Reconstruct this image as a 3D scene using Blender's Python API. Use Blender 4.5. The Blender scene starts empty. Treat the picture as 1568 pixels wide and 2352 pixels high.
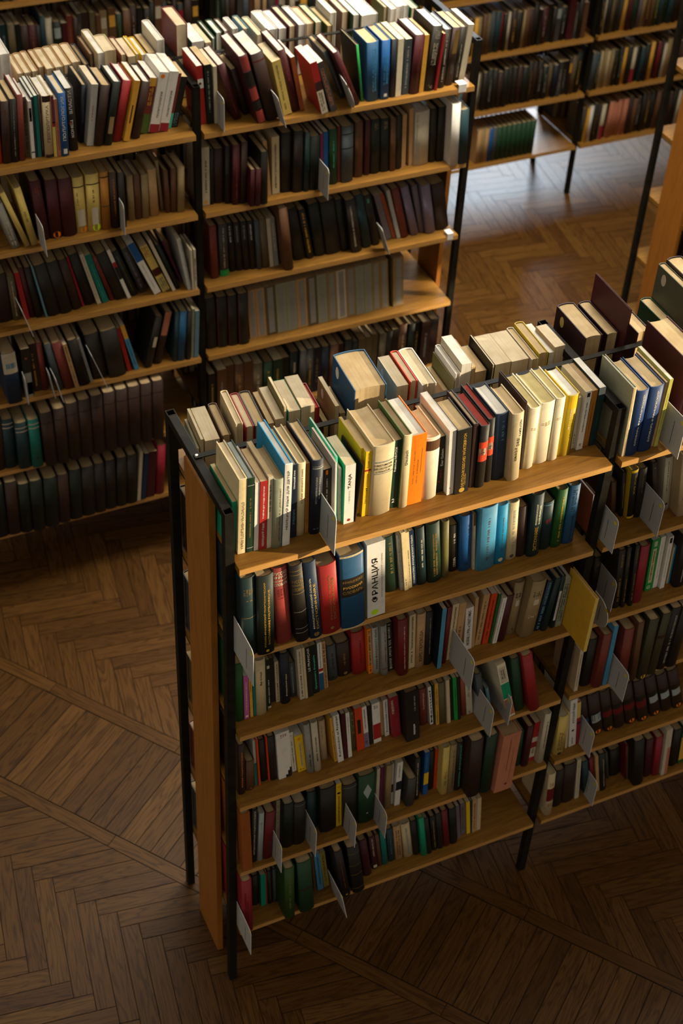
import bpy, bmesh, math, random
from mathutils import Matrix, Vector
S = bpy.context.scene
COLL = S.collection
PI = math.pi
# ------------------------------------------------------------------ camera, light, exposure
cam_d = bpy.data.cameras.new('camera'); cam = bpy.data.objects.new('camera', cam_d); COLL.objects.link(cam)
cam_d.sensor_fit = 'VERTICAL'; cam_d.sensor_height = 36.0; cam_d.lens = 3446.7 / 2352 * 36.0
cam.matrix_world = Matrix([[0.909599, 0.250554, -0.331441, -0.841065], [-0.413139, 0.630127, -0.657462, -2.224197], [0.044121, 0.734957, 0.676677, 4.11753], [0.0, 0.0, 0.0, 1.0]])
cam_d.clip_end = 60
cam_d.dof.use_dof = True; cam_d.dof.focus_distance = 3.6; cam_d.dof.aperture_fstop = 4.0
S.camera = cam
vs = S.view_settings
vs.view_transform = 'Standard'; vs.look = 'None'; vs.gamma = 1.0; vs.use_curve_mapping = False
vs.exposure = 0.0
wd = bpy.data.worlds.new('daylight_ambience'); S.world = wd; wd.use_nodes = True
wb = wd.node_tree.nodes['Background']; wb.inputs[0].default_value = (1.0, 0.88, 0.70, 1); wb.inputs[1].default_value = 0.39
def lamp(name, kind, loc, energy, col, direction=None, **kw):
    d = bpy.data.lights.new(name, kind); o = bpy.data.objects.new(name, d); COLL.objects.link(o)
    o.location = loc; d.energy = energy; d.color = col
    if direction: o.rotation_euler = Vector(direction).to_track_quat('-Z', 'Y').to_euler()
    for k, v in kw.items(): setattr(d, k, v)
    return o
SUN_DIR = Vector((-1.0, 0.50, -0.23))
lamp('low_sun', 'SUN', (8, -5, 5), 9.2, (1.0, 0.82, 0.55), SUN_DIR, angle=math.radians(0.55))
lamp('back_window_daylight', 'AREA', (5.1, 7.35, 2.6), 420, (0.74, 0.87, 1.0), (-0.3, -1, -0.2), shape='RECTANGLE', size=0.9, size_y=1.8)
lamp('back_upper_fill', 'AREA', (4.3, 7.35, 4.9), 170, (1.0, 0.95, 0.86), (-0.3, -1, -0.35), shape='RECTANGLE', size=3.4, size_y=1.5)  # added fill with no window of its own; lifts floor sheen and shelf tops
lamp('ceiling_skylight', 'AREA', (2.0, 2.5, 5.6), 200, (1.0, 0.91, 0.75), (-0.12, -0.1, -1), shape='RECTANGLE', size=4.0, size_y=3.0)
lamp('aisle_fill', 'AREA', (2.1, 1.45, 4.7), 46, (1.0, 0.90, 0.72), (0.0, 0.02, -1), shape='RECTANGLE', size=1.4, size_y=1.2, spread=math.radians(66))  # added overhead fill, no skylight known there; brightens the aisle floor
# ------------------------------------------------------------------ helpers
def hexlin(h):
    f = lambda c: c/12.92 if c <= .04045 else ((c+.055)/1.055)**2.4
    return tuple(f(int(h[i:i+2], 16)/255) for i in (0, 2, 4))
def mesh_obj(name, bm, mats, parent=None):
    me = bpy.data.meshes.new(name); bm.to_mesh(me); bm.free()
    for m in (mats if isinstance(mats, (list, tuple)) else [mats]): me.materials.append(m)
    o = bpy.data.objects.new(name, me); COLL.objects.link(o)
    if parent: o.parent = parent
    return o
def tag(o, label=None, cat=None, group=None, kind=None):
    if label: o['label'] = label
    if cat: o['category'] = cat
    if group: o['group'] = group
    if kind: o['kind'] = kind
    return o
def empty(name, loc, label, cat, group=None):
    o = bpy.data.objects.new(name, None); COLL.objects.link(o); o.location = loc; o.empty_display_size = .05
    return tag(o, label, cat, group)
def add_box(bm, x0, x1, y0, y1, z0, z1, mi=0, bev=0.0):
    vs_ = [bm.verts.new(p) for p in ((x0,y0,z0),(x1,y0,z0),(x1,y1,z0),(x0,y1,z0),(x0,y0,z1),(x1,y0,z1),(x1,y1,z1),(x0,y1,z1))]
    fs = [bm.faces.new([vs_[i] for i in q]) for q in ((0,3,2,1),(4,5,6,7),(0,1,5,4),(1,2,6,5),(2,3,7,6),(3,0,4,7))]
    for f in fs: f.material_index = mi
    if bev:
        r = bmesh.ops.bevel(bm, geom=list({e for f in fs for e in f.edges}), offset=bev, segments=2, affect='EDGES', profile=.6)
        for f in r['faces']: f.material_index = mi
    return fs
def N(nt, t, **kw):
    n = nt.nodes.new(t)
    for k, v in kw.items():
        if k in n.inputs.keys(): n.inputs[k].default_value = v
        else: setattr(n, k, v)
    return n
def new_mat(name, rough=.5, spec=.4):
    m = bpy.data.materials.new(name); m.use_nodes = True
    nt = m.node_tree; b = nt.nodes['Principled BSDF']
    b.inputs['Roughness'].default_value = rough; b.inputs['Specular IOR Level'].default_value = spec
    return m, nt, b
def ramp(nt, fac, stops):
    r = nt.nodes.new('ShaderNodeValToRGB')
    while len(r.color_ramp.elements) < len(stops): r.color_ramp.elements.new(.5)
    for e, (p_, c) in zip(r.color_ramp.elements, stops): e.position = p_; e.color = (*c, 1)
    nt.links.new(fac, r.inputs[0]); return r.outputs[0]
def objcoord(nt, scale, uv=False):
    tc = nt.nodes.new('ShaderNodeTexCoord'); mp = nt.nodes.new('ShaderNodeMapping'); mp.inputs['Scale'].default_value = scale
    nt.links.new(tc.outputs['UV' if uv else 'Object'], mp.inputs[0]); return mp.outputs[0]
def bump(nt, b, h, strength, dist):
    n = nt.nodes.new('ShaderNodeBump'); n.inputs['Strength'].default_value = strength; n.inputs['Distance'].default_value = dist
    nt.links.new(h, n.inputs['Height']); nt.links.new(n.outputs[0], b.inputs['Normal'])
def flat_mat(name, col, rough=.5, spec=.3, metal=0, nscale=60, amt=.12):
    m, nt, b = new_mat(name, rough, spec); b.inputs['Metallic'].default_value = metal
    n = N(nt, 'ShaderNodeTexNoise', Scale=nscale, Detail=4.0); nt.links.new(objcoord(nt, (1,1,1)), n.inputs['Vector'])
    lo = tuple(c*(1-amt) for c in col); hi = tuple(min(1, c*(1+amt)) for c in col)
    nt.links.new(ramp(nt, n.outputs[0], [(.3, lo), (.7, hi)]), b.inputs['Base Color'])
    return m
# ------------------------------------------------------------------ materials
COL = {"emerald": "0f8a63", "cream": "cfbd93", "dgreen": "18301e", "white": "d8d4cc", "red": "9c2320", "bone": "bdb39c", "sage": "8d927c", "azure": "1184b4", "dnavy": "151c28", "ochre": "a06a24", "black": "1f1b14", "mint": "49b698", "lgrey": "a9a9a2", "yellow": "dcb51f", "parch": "c2b08a", "moss": "4c6428", "orange": "e57a10", "ivory": "ddd3b6", "dbrown": "33211a", "navy": "182c42", "tan": "b28e62", "mustard": "b59a17", "dteal": "152b2c", "blue2": "1d3a6a", "lime": "b8b35a", "bgreen": "111a12", "rose": "943c35", "denim": "1f4f74", "olive": "6a6438", "cobalt": "17508a", "lblue": "468aae", "green": "1f5320", "rust": "8c4524", "pink": "b85a9b", "amber": "d19c3a", "teal": "136a60", "slate": "40484d", "grey": "8a8a84", "dred": "641417", "maroon": "421519", "vermil": "c23f17", "khaki": "8f7a54", "straw": "cbb160", "gold2": "c79a2a", "brown": "5c3d26", "beige": "b79f7c", "crimson": "8a1f2c", "brick": "713026", "khakid": "5d5138", "kelly": "1d8a3c", "steel": "5c8290", "dgreen2": "1a3f25", "red2": "8f2323", "sienna": "8f4d1c", "palet": "97a3a2", "bteal": "1c363c", "plum": "642845", "dgrey": "3d3c38", "salmon": "b47258", "jade": "108a72", "green2": "2a4a1c", "olive2": "94873c", "greyp": "6a6068", "olived": "3c3822", "maroond": "2e1418", "greyg": "8f917c", "greyg2": "4c4f3e", "lavender": "7a6f86", "pale": "a6b3b4", "silver": "9a9a90", "gold": "b8903a", "dgold": "7d6330", "coral": "d8482a", "neon": "b8e01c"}
COVER = {}
def cover(k):
    if k in COVER: return COVER[k]
    c = hexlin(COL[k])
    m, nt, b = new_mat('cover_' + k, .52, .35)
    v = objcoord(nt, (1, 1, 1))
    n = N(nt, 'ShaderNodeTexNoise', Scale=38.0, Detail=6.0, Roughness=.65); nt.links.new(v, n.inputs['Vector'])
    w = N(nt, 'ShaderNodeTexNoise', Scale=900.0, Detail=2.0); nt.links.new(v, w.inputs['Vector'])
    lo = tuple(x*.80 for x in c); wear = tuple(x*.8 + .2*.35 for x in c)
    base = ramp(nt, n.outputs[0], [(.22, lo), (.5, c), (.66, c), (.92, wear)])
    nt.links.new(base, b.inputs['Base Color'])
    bump(nt, b, w.outputs[0], .25, .0006)
    COVER[k] = m; return m
PAGES = {}
def pages_mat(k):
    if k in PAGES: return PAGES[k]
    c = {'w': (.68,.66,.61), 'c': (.62,.52,.36), 't': (.50,.375,.21), 'b': (.33,.23,.125), 'r': (.34,.05,.04), 'y': (.56,.47,.22), 'g': (.36,.40,.38)}[k]
    m, nt, b = new_mat('paper_' + k, .8, .15)
    st = N(nt, 'ShaderNodeTexNoise', Scale=1.0, Detail=5.0, Roughness=.7); nt.links.new(objcoord(nt, (900, 5, 5)), st.inputs['Vector'])
    bl = N(nt, 'ShaderNodeTexNoise', Scale=22.0, Detail=3.0); nt.links.new(objcoord(nt, (1, 1, 1)), bl.inputs['Vector'])
    mx = N(nt, 'ShaderNodeMix', data_type='RGBA', blend_type='MULTIPLY'); mx.inputs[0].default_value = 1.0
    nt.links.new(ramp(nt, st.outputs[0], [(.3, tuple(x*.72 for x in c)), (.55, c), (.8, tuple(min(1, x*1.1) for x in c))]), mx.inputs[6])
    nt.links.new(ramp(nt, bl.outputs[0], [(.3, (.82,.78,.72)), (.6, (1,1,1))]), mx.inputs[7])
    nt.links.new(mx.outputs[2], b.inputs['Base Color'])
    bump(nt, b, st.outputs[0], .5, .0008)
    PAGES[k] = m; return m
def wood(name, a, bcol, ccol, sc, rough=.45, rings=True, distort=3.0):
    m, nt, b = new_mat(name, rough, .4)
    v = objcoord(nt, sc)
    n1 = N(nt, 'ShaderNodeTexNoise', Scale=1.0, Detail=4.0, Roughness=.55, Distortion=.6); nt.links.new(v, n1.inputs['Vector'])
    f = N(nt, 'ShaderNodeTexNoise', Scale=1.0, Detail=3.0); nt.links.new(objcoord(nt, tuple(x*s for x, s in zip(sc, (3, 9, 9)))), f.inputs['Vector'])
    mt = N(nt, 'ShaderNodeMath', operation='MULTIPLY'); mt.inputs[1].default_value = 11.0 if rings else 2.0; nt.links.new(n1.outputs[0], mt.inputs[0])
    fr = N(nt, 'ShaderNodeMath', operation='FRACT'); nt.links.new(mt.outputs[0], fr.inputs[0])
    mx = N(nt, 'ShaderNodeMix', data_type='RGBA', blend_type='MIX'); mx.inputs[0].default_value = .5
    nt.links.new(ramp(nt, fr.outputs[0], [(0, a), (.55, bcol), (.9, bcol), (1, a)]), mx.inputs[6])
    nt.links.new(ramp(nt, f.outputs[0], [(.3, a), (.5, bcol), (.75, ccol)]), mx.inputs[7])
    nt.links.new(mx.outputs[2], b.inputs['Base Color'])
    bump(nt, b, f.outputs[0], .15, .001)
    return m
M_SHELF = wood('oak_veneer', (.152,.064,.009), (.255,.118,.016), (.33,.168,.029), (1.6, 14, 14), .5)
M_EDGE = wood('raw_shelf_edge', (.40,.195,.048), (.52,.28,.078), (.60,.35,.115), (4, 30, 40), .55, False)
M_PANEL = wood('orange_end_panel', (.24,.086,.010), (.315,.115,.014), (.38,.15,.022), (9, 9, .9), .5)
M_STEEL = flat_mat('black_enamelled_steel', (.011,.0095,.0065), .55, .12, 0, 30, .35)
M_BOLT = flat_mat('bare_steel', (.35,.34,.32), .3, .5, 1.0)
M_CARD = flat_mat('grey_card', (.36,.355,.345), .6, .3, 0, 200, .05)
M_CARDEDGE = flat_mat('white_card_edge', (.74,.74,.72), .6)
M_DOT = flat_mat('yellow_dot', (.62,.48,.02), .6)
M_INK = flat_mat('ink', (.02,.02,.02), .7)
M_TAG = flat_mat('white_paper_tag', (.78,.77,.74), .7)
M_WALL = flat_mat('warm_plaster', (.30,.24,.16), .85, .2, 0, 6, .1)
M_FRAME = flat_mat('painted_window_frame', (.45,.38,.28), .5)
def floor_mat():
    m, nt, b = new_mat('dark_oak_parquet', .46, .22)
    uv = nt.nodes.new('ShaderNodeTexCoord')
    at = N(nt, 'ShaderNodeAttribute', attribute_name='board')
    mp = nt.nodes.new('ShaderNodeMapping'); mp.inputs['Scale'].default_value = (2.0, 21, 1); nt.links.new(uv.outputs['UV'], mp.inputs[0])
    n1 = N(nt, 'ShaderNodeTexNoise', Scale=1.0, Detail=3.0, Roughness=.5, Distortion=.4); nt.links.new(mp.outputs[0], n1.inputs['Vector'])
    mt = N(nt, 'ShaderNodeMath', operation='MULTIPLY'); mt.inputs[1].default_value = 11.0; nt.links.new(n1.outputs[0], mt.inputs[0])
    fr = N(nt, 'ShaderNodeMath', operation='FRACT'); nt.links.new(mt.outputs[0], fr.inputs[0])
    mp2 = nt.nodes.new('ShaderNodeMapping'); mp2.inputs['Scale'].default_value = (9, 320, 1); nt.links.new(uv.outputs['UV'], mp2.inputs[0])
    n2 = N(nt, 'ShaderNodeTexNoise', Scale=1.0, Detail=3.0); nt.links.new(mp2.outputs[0], n2.inputs['Vector'])
    base = ramp(nt, at.outputs['Fac'], [(0, (.070,.029,.0050)), (.5, (.094,.041,.0075)), (1, (.122,.056,.0115))])
    rg = ramp(nt, fr.outputs[0], [(0, (.38,.33,.27)), (.14, (.66,.62,.56)), (.32, (.97,.97,.96)), (.8, (1.03,1.03,1.03)), (1, (.52,.47,.4))])
    fg = ramp(nt, n2.outputs[0], [(.32, (.62,.58,.54)), (.5, (1,1,1)), (.7, (1.1,1.08,1.04))])
    m1 = N(nt, 'ShaderNodeMix', data_type='RGBA', blend_type='MULTIPLY'); m1.inputs[0].default_value = .85
    m2 = N(nt, 'ShaderNodeMix', data_type='RGBA', blend_type='MULTIPLY'); m2.inputs[0].default_value = .8
    nt.links.new(base, m1.inputs[6]); nt.links.new(rg, m1.inputs[7]); nt.links.new(m1.outputs[2], m2.inputs[6]); nt.links.new(fg, m2.inputs[7])
    nt.links.new(m2.outputs[2], b.inputs['Base Color'])
    bump(nt, b, n2.outputs[0], .25, .0015)
    return m
M_FLOOR = floor_mat()
M_GAP = flat_mat('dark_joint', (.010,.007,.004), .9)
# ------------------------------------------------------------------ floor: two herringbone fields, border band with strips
rnd = random.Random(11)
def clip_poly(P, n, lo, hi):
    for s, lim in ((1, lo), (-1, -hi)):
        if lim is None: continue
        Q = []
        for i in range(len(P)):
            a, c = P[i], P[(i+1) % len(P)]
            da = s*(a[0]*n[0]+a[1]*n[1]) - lim; dc = s*(c[0]*n[0]+c[1]*n[1]) - lim
            if da >= 0: Q.append(a)
            if (da >= 0) != (dc >= 0):
                t = da/(da-dc); Q.append((a[0]+t*(c[0]-a[0]), a[1]+t*(c[1]-a[1])))
        P = Q
        if len(P) < 3: return []
    return P
NRM = (.798, .603); DRV = (.603, -.798)
bm = bmesh.new()
uvl = bm.loops.layers.uv.new('UVMap'); bl = bm.faces.layers.float.new('board')
XR, YR = (-1.9, 6.0), (-2.4, 6.6)
add_box(bm, -4.9, 6.5, -4.9, 7.4, -.03, -.003, 1)
def board(cx, cy, e, L, Wd, lo, hi, gap=.0011):
    f_ = (-e[1], e[0])
    P = [(cx+e[0]*a+f_[0]*c, cy+e[1]*a+f_[1]*c) for a, c in ((gap, gap), (L-gap, gap), (L-gap, Wd-gap), (gap, Wd-gap))]
    if max(p_[0] for p_ in P) < XR[0] or min(p_[0] for p_ in P) > XR[1] or max(p_[1] for p_ in P) < YR[0] or min(p_[1] for p_ in P) > YR[1]: return
    P = clip_poly(P, NRM, lo, hi)
    if len(P) < 3: return
    ou, ov = rnd.random()*40, rnd.random()*40; z = rnd.uniform(-.0005, .0005); tone = min(1, max(0, rnd.gauss(.45, .24)))
    f = bm.faces.new([bm.verts.new((p_[0], p_[1], z)) for p_ in P]); f[bl] = tone
    for l in f.loops:
        dx, dy = l.vert.co.x-cx, l.vert.co.y-cy
        l[uvl].uv = (ou + dx*e[0]+dy*e[1], ov + dx*f_[0]+dy*f_[1])
A1, A2 = math.radians(-98), math.radians(-8)
E1, E2 = (math.cos(A1), math.sin(A1)), (math.cos(A2), math.sin(A2))
BW, BL = .0583, .375
def herring(O, lo, hi):
    for i in range(-150, 150):
        for j in range(-16, 16):
            u, v = i*BW+j*BL, i*BW-j*BL
            x, y = O[0]+E1[0]*u+E2[0]*v, O[1]+E1[1]*u+E2[1]*v
            if not (XR[0]-.6 < x < XR[1]+.6 and YR[0]-.6 < y < YR[1]+.6): continue
            board(x, y, E1, BL, BW, lo, hi)
            u2, v2 = u, v+BW
            x, y = O[0]+E1[0]*(u2+BW)+E2[0]*v2, O[1]+E1[1]*(u2+BW)+E2[1]*v2
            board(x, y, E2, BL, BW, lo, hi)
S1A, S1B, S2A, S2B = .212, .260, .640, .690
herring((-.445, .565), -9, S1A-.0015)
herring((.014, 1.382), S2B+.0015, 99)
for a, c in ((S1A, S1B), (S2A, S2B)):                       # the two long strips
    t = -6.0 + rnd.random()*.4
    while t < 9:
        L = rnd.uniform(.42, .75)
        board(NRM[0]*c+DRV[0]*t, NRM[1]*c+DRV[1]*t, DRV, L, c-a, -9, 99) if False else board(NRM[0]*a+DRV[0]*(t+L), NRM[1]*a+DRV[1]*(t+L), (-DRV[0], -DRV[1]), L, -(a-c)*1.0, -9, 99) if False else None
        x0, y0 = NRM[0]*a+DRV[0]*t, NRM[1]*a+DRV[1]*t
        board(x0, y0, DRV, L, c-a, -9, 99)
        t += L
t = -6.0
while t < 9:                                               # cross boards of the band between the strips
    Wd = rnd.choice((.052, .056, .058, .062))
    board(NRM[0]*(S2A-.001)+DRV[0]*t, NRM[1]*(S2A-.001)+DRV[1]*t, (-NRM[0], -NRM[1]), S2A-S1B-.002, Wd, -9, 99, .0013)
    t += Wd
fl = mesh_obj('floor', bm, [M_FLOOR, M_GAP]); fl['kind'] = 'structure'; fl['label'] = 'dark oak herringbone parquet floor with border band'
# ------------------------------------------------------------------ room shell: back wall with its window, right wall with openings that shape the sun
def wall_x(name, x, t, y0, y1, z0, z1, holes):
    bm = bmesh.new(); ys = sorted({y0, y1, *[h[0] for h in holes], *[h[1] for h in holes]}); zs = sorted({z0, z1, *[h[2] for h in holes], *[h[3] for h in holes]})
    for a, b in zip(ys, ys[1:]):
        for c, d in zip(zs, zs[1:]):
            m = ((a+b)/2, (c+d)/2)
            if any(h[0] < m[0] < h[1] and h[2] < m[1] < h[3] for h in holes): continue
            add_box(bm, x, x+t, a, b, c, d)
    o = mesh_obj(name, bm, M_WALL); o['kind'] = 'structure'; return o
wall_x('wall_right', 6.5, .06, -5, 7.4, 0, 6, [(-4.9, -3.06, 3.04, 4.9), (-3.06, -2.2, 2.88, 4.9), (-.72, -.40, 1.95, 2.08)])  # unseen wall; openings placed and sized to shape the sun patches
bm = bmesh.new()
for a in ((-5, 3.2, 0, 6), (6.6-.04, 6.6, 0, 6), (3.2, 6.56, 0, 1.6), (3.2, 6.56, 4.4, 6)): add_box(bm, a[0], a[1], 7.4, 7.5, a[2], a[3])
o = mesh_obj('wall_back', bm, M_WALL); o['kind'] = 'structure'
bm = bmesh.new()
add_box(bm, 3.2, 6.56, 7.36, 7.4, 1.6, 1.66); add_box(bm, 3.2, 6.56, 7.36, 7.4, 4.34, 4.4)
for x in (3.2, 4.86, 6.5): add_box(bm, x, x+.06, 7.36, 7.4, 1.66, 4.34)
o = mesh_obj('window_1', bm, M_FRAME); o['kind'] = 'structure'
# ------------------------------------------------------------------ bookcases
HT, DP, PW = 1.9136, 0.3854, .022
ZB = [1.7443, 1.4546, 1.16, 0.8688, 0.572, 0.2773]
TH = .019
ZT = [z+TH for z in ZB]
def tube(bm, x0, x1, y0, y1, z0, z1, wl=.0022):            # square tube, open at the top
    o = [(x0, y0), (x1, y0), (x1, y1), (x0, y1)]; i = [(x0+wl, y0+wl), (x1-wl, y0+wl), (x1-wl, y1-wl), (x0+wl, y1-wl)]
    ob = [bm.verts.new((*p_, z0)) for p_ in o]; ot = [bm.verts.new((*p_, z1)) for p_ in o]
    it = [bm.verts.new((*p_, z1)) for p_ in i]; ib = [bm.verts.new((*p_, z1-.05)) for p_ in i]
    for k in range(4):
        n = (k+1) % 4
        bm.faces.new((ob[k], ob[n], ot[n], ot[k])); bm.faces.new((ot[k], ot[n], it[n], it[k])); bm.faces.new((it[k], it[n], ib[n], ib[k]))
    bm.faces.new(ib); bm.faces.new(ob[::-1])
def bookcase(loc, nb, label, ends=(True, True), levels=range(6)):
    r = empty('bookcase', loc, label, 'bookcase', 'double-sided library bookcases')
    for k in range(nb+1):
        for y in (0, DP-PW):
            bm = bmesh.new(); tube(bm, k, k+PW, y, y+PW, 0, HT); mesh_obj('post', bm, M_STEEL, r)
        bm = bmesh.new(); add_box(bm, k, k+PW, PW, DP-PW, HT-PW, HT, 0, .0015)
        rail = mesh_obj('top_rail', bm, M_STEEL, r)
        bm = bmesh.new()
        for yy in (.203,):
            bmesh.ops.create_cone(bm, cap_ends=True, segments=14, radius1=.0052, radius2=.0035, depth=.004, matrix=Matrix.Translation((k+.011, yy, HT+(.005 if yy == .203 else .0005))))
        mesh_obj('bolt', bm, [M_BOLT if k == 0 else M_STEEL], rail)
        for z in ZB:
            for (xa, xb) in ((k+PW, k+PW+.012), (k-.012, k)):
                if (k == 0 and xa < k) or (k == nb and xa > k): continue
                bm = bmesh.new(); lo = xa > k
                add_box(bm, xa, xb, .004, DP-.004, z-.0028, z-.0003)
                mesh_obj('shelf_bracket', bm, M_STEEL, r)
    for k in range(nb):
        bm = bmesh.new(); add_box(bm, k+.006, k+1.006 if k < nb-1 else k+1.016, .196, .211, HT+.0003, HT+.0033); mesh_obj('tie_bar', bm, M_STEEL, r)
        for i, z in enumerate(ZB):
            bm = bmesh.new()
            fs = add_box(bm, 0, 1-PW-.006, -.027, DP+.027, 0, TH, 0)
            fs[2].material_index = 1; fs[4].material_index = 1
            bmesh.ops.bevel(bm, geom=[e for e in bm.edges if abs(e.verts[0].co.x-e.verts[1].co.x) > .5], offset=.0012, segments=2, affect='EDGES')
            so = mesh_obj('shelf', bm, [M_SHELF, M_EDGE], r); so.location = (k+PW+.001, 0, z)
    for k, on in ((0, ends[0]), (nb, ends[1])):
        if on:
            bm = bmesh.new(); add_box(bm, 0, .017, 0, .158, 0, HT-.045, 0, .001)
            po = mesh_obj('end_panel', bm, M_PANEL, r); po.location = (k+.0025, .110, .0)
    return r
X2, Y2 = 0.6152, 1.8580
ORG = {'N': (0.0, 0.0), 'M': (X2-1.0, Y2), 'F': (-.675, 3.615), 'R': (2.733, Y2)}
bookcase((0, 0, 0), 2, 'near black steel bookcase with orange end panel and sunlit books on top', (True, False))
bookcase((ORG['M'][0], ORG['M'][1], 0), 2, 'second bookcase, standing parallel behind the near one across the aisle', (False, True))
bookcase((ORG['F'][0], ORG['F'][1], 0), 5, 'blurred farthest bookcase running along the back of the room', (False, False))
bookcase((ORG['R'][0], ORG['R'][1], 0), 1, "bookcase cut off by the photo's right edge, only its post and end panel showing", (True, False))
# ------------------------------------------------------------------ books
def spine_y(x, w, bul): return -bul*(1-(2*x/w-1)**2)
def profile(w, d, bul, n):
    return [(0, d)] + [(w*i/n, spine_y(w*i/n, w, bul)) for i in range(n+1)] + [(w, d)]
FONT_CACHE = {}
def text_geo(s):
    if s in FONT_CACHE: return FONT_CACHE[s]
    c = bpy.data.curves.new('t', 'FONT'); c.body = s; c.resolution_u = 2 if len(s) < 14 else 1; c.offset = .014
    o = bpy.data.objects.new('t', c); COLL.objects.link(o); bpy.context.view_layer.update()
    me = bpy.data.meshes.new_from_object(o.evaluated_get(bpy.context.evaluated_depsgraph_get()))
    V = [tuple(v.co)[:2] for v in me.vertices]; F = [tuple(p_.vertices) for p_ in me.polygons]
    bpy.data.objects.remove(o); bpy.data.curves.remove(c); bpy.data.meshes.remove(me)
    x0 = min(v[0] for v in V); x1 = max(v[0] for v in V); y0 = min(v[1] for v in V); y1 = max(v[1] for v in V)
    FONT_CACHE[s] = ([((v[0]-x0)/(x1-x0), (v[1]-y0)/(y1-y0)) for v in V], F, (x1-x0)/(y1-y0)); return FONT_CACHE[s]
def parse_el(e):
    out = []
    for t in e.split(';'):
        t = t.strip()
        if not t: continue
        if t[0] == 't':
            s = t[t.index('"')+1:t.rindex('"')]; a = t[t.rindex('"')+1:].split()
            out.append(('t', s, float(a[0]), float(a[1]), float(a[2]), float(a[3]), a[4], a[5]))
        elif t[0] == 'c': out.append(('c', t.split()[1]))
        else:
            a = t.split(); k = a[0]
            if k == 'b': out.append(('b', float(a[1]), float(a[2]), a[3], float(a[4]) if len(a) > 4 else .0, float(a[5]) if len(a) > 5 else 1.0))
            elif k == 'm': out.append(('m', float(a[1]), float(a[2]), float(a[3]), float(a[4]), a[5]))
            elif k == 'o': out.append(('o', float(a[1]), float(a[2]), float(a[3]), a[4]))
            elif k == 'D': out.append(('D', float(a[1]), float(a[2]), float(a[3]), float(a[4]), a[5]))
    return out
class Dest:                                                 # collects geometry into one bmesh with a material list
    def __init__(s): s.bm = bmesh.new(); s.mats = []
    def mi(s, m):
        if m not in s.mats: s.mats.append(m)
        return s.mats.index(m)
def g_cover(D, X, w, h, d, kind, col, board):
    bm = D.bm; n = 8 if kind == 'h' else 4 if kind == 's' else 2
    bul = {'h': min(.17*w, .0055), 's': .0008, 'p': 0.0}[kind]
    t = .0024 if kind != 'p' else .0006
    t = min(t, w*.22)
    out = profile(w, d, bul, n); inn = [(t, d)]
    for i in range(n+1):
        x = t + (w-2*t)*i/n; inn.append((x, spine_y(x, w, bul)+t))
    inn.append((w-t, d))
    m0, m1 = D.mi(cover(board)), D.mi(cover(col))
    V = [[bm.verts.new(X((x, y, z))) for x, y in L] for L, z in ((out, 0), (out, h), (inn, 0), (inn, h))]
    for i in range(len(out)-1):
        m = m1 if 1 <= i <= n else m0
        for q in ((V[0][i], V[0][i+1], V[1][i+1], V[1][i]), (V[2][i+1], V[2][i], V[3][i], V[3][i+1]), (V[1][i], V[1][i+1], V[3][i+1], V[3][i]), (V[0][i+1], V[0][i], V[2][i], V[2][i+1])):
            f = bm.faces.new(q); f.material_index = m; f.smooth = kind == 'h' and 1 <= i <= n and q[0] in V[0] and q[2] in V[1]
    for i in (0, -1):
        q = (V[0][i], V[1][i], V[3][i], V[2][i]); f = bm.faces.new(q if i == 0 else q[::-1]); f.material_index = m0
    return bul, t
def g_pages(D, X, w, h, d, kind, tone, bul, t):
    bm = D.bm; n = 6 if kind == 'h' else 2
    ov = .0032 if kind != 'p' else .0003
    x0, x1 = t+.0002, w-t-.0002
    if x1-x0 < .001: x0, x1 = w*.3, w*.7
    ya = lambda x: spine_y(x, w, bul)+t+.0004
    cv = min(.004, .10*w) if kind == 'h' else 0
    P = [(x0+(x1-x0)*i/n, ya(x0+(x1-x0)*i/n)) for i in range(n+1)] + [(x0+(x1-x0)*i/n, d-ov-cv*(1-(2*i/n-1)**2)) for i in range(n, -1, -1)]
    m = D.mi(pages_mat(tone)); z0, z1 = (ov if kind != 'p' else .0002), h-ov
    B = [bm.verts.new(X((x, y, z0))) for x, y in P]; T = [bm.verts.new(X((x, y, z1))) for x, y in P]
    for i in range(len(P)):
        k = (i+1) % len(P); f = bm.faces.new((B[i], B[k], T[k], T[i])); f.material_index = m
    k = len(P)-1
    for i in range(n):
        f = bm.faces.new((T[i], T[i+1], T[k-i-1], T[k-i])); f.material_index = m
        f = bm.faces.new((B[k-i], B[k-i-1], B[i+1], B[i])); f.material_index = m
def g_rect(D, X, w, bul, x0, x1, z0, z1, m, off, seg=6):
    bm = D.bm
    if bul < .0005 or x1-x0 < w*.2: seg = 1
    xs = [x0+(x1-x0)*i/seg for i in range(seg+1)]
    R = [[bm.verts.new(X((x, spine_y(x, w, bul)-off, z))) for x in xs] for z in (z0, z1)]
    for i in range(seg):
        f = bm.faces.new((R[0][i], R[0][i+1], R[1][i+1], R[1][i])); f.material_index = m
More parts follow.
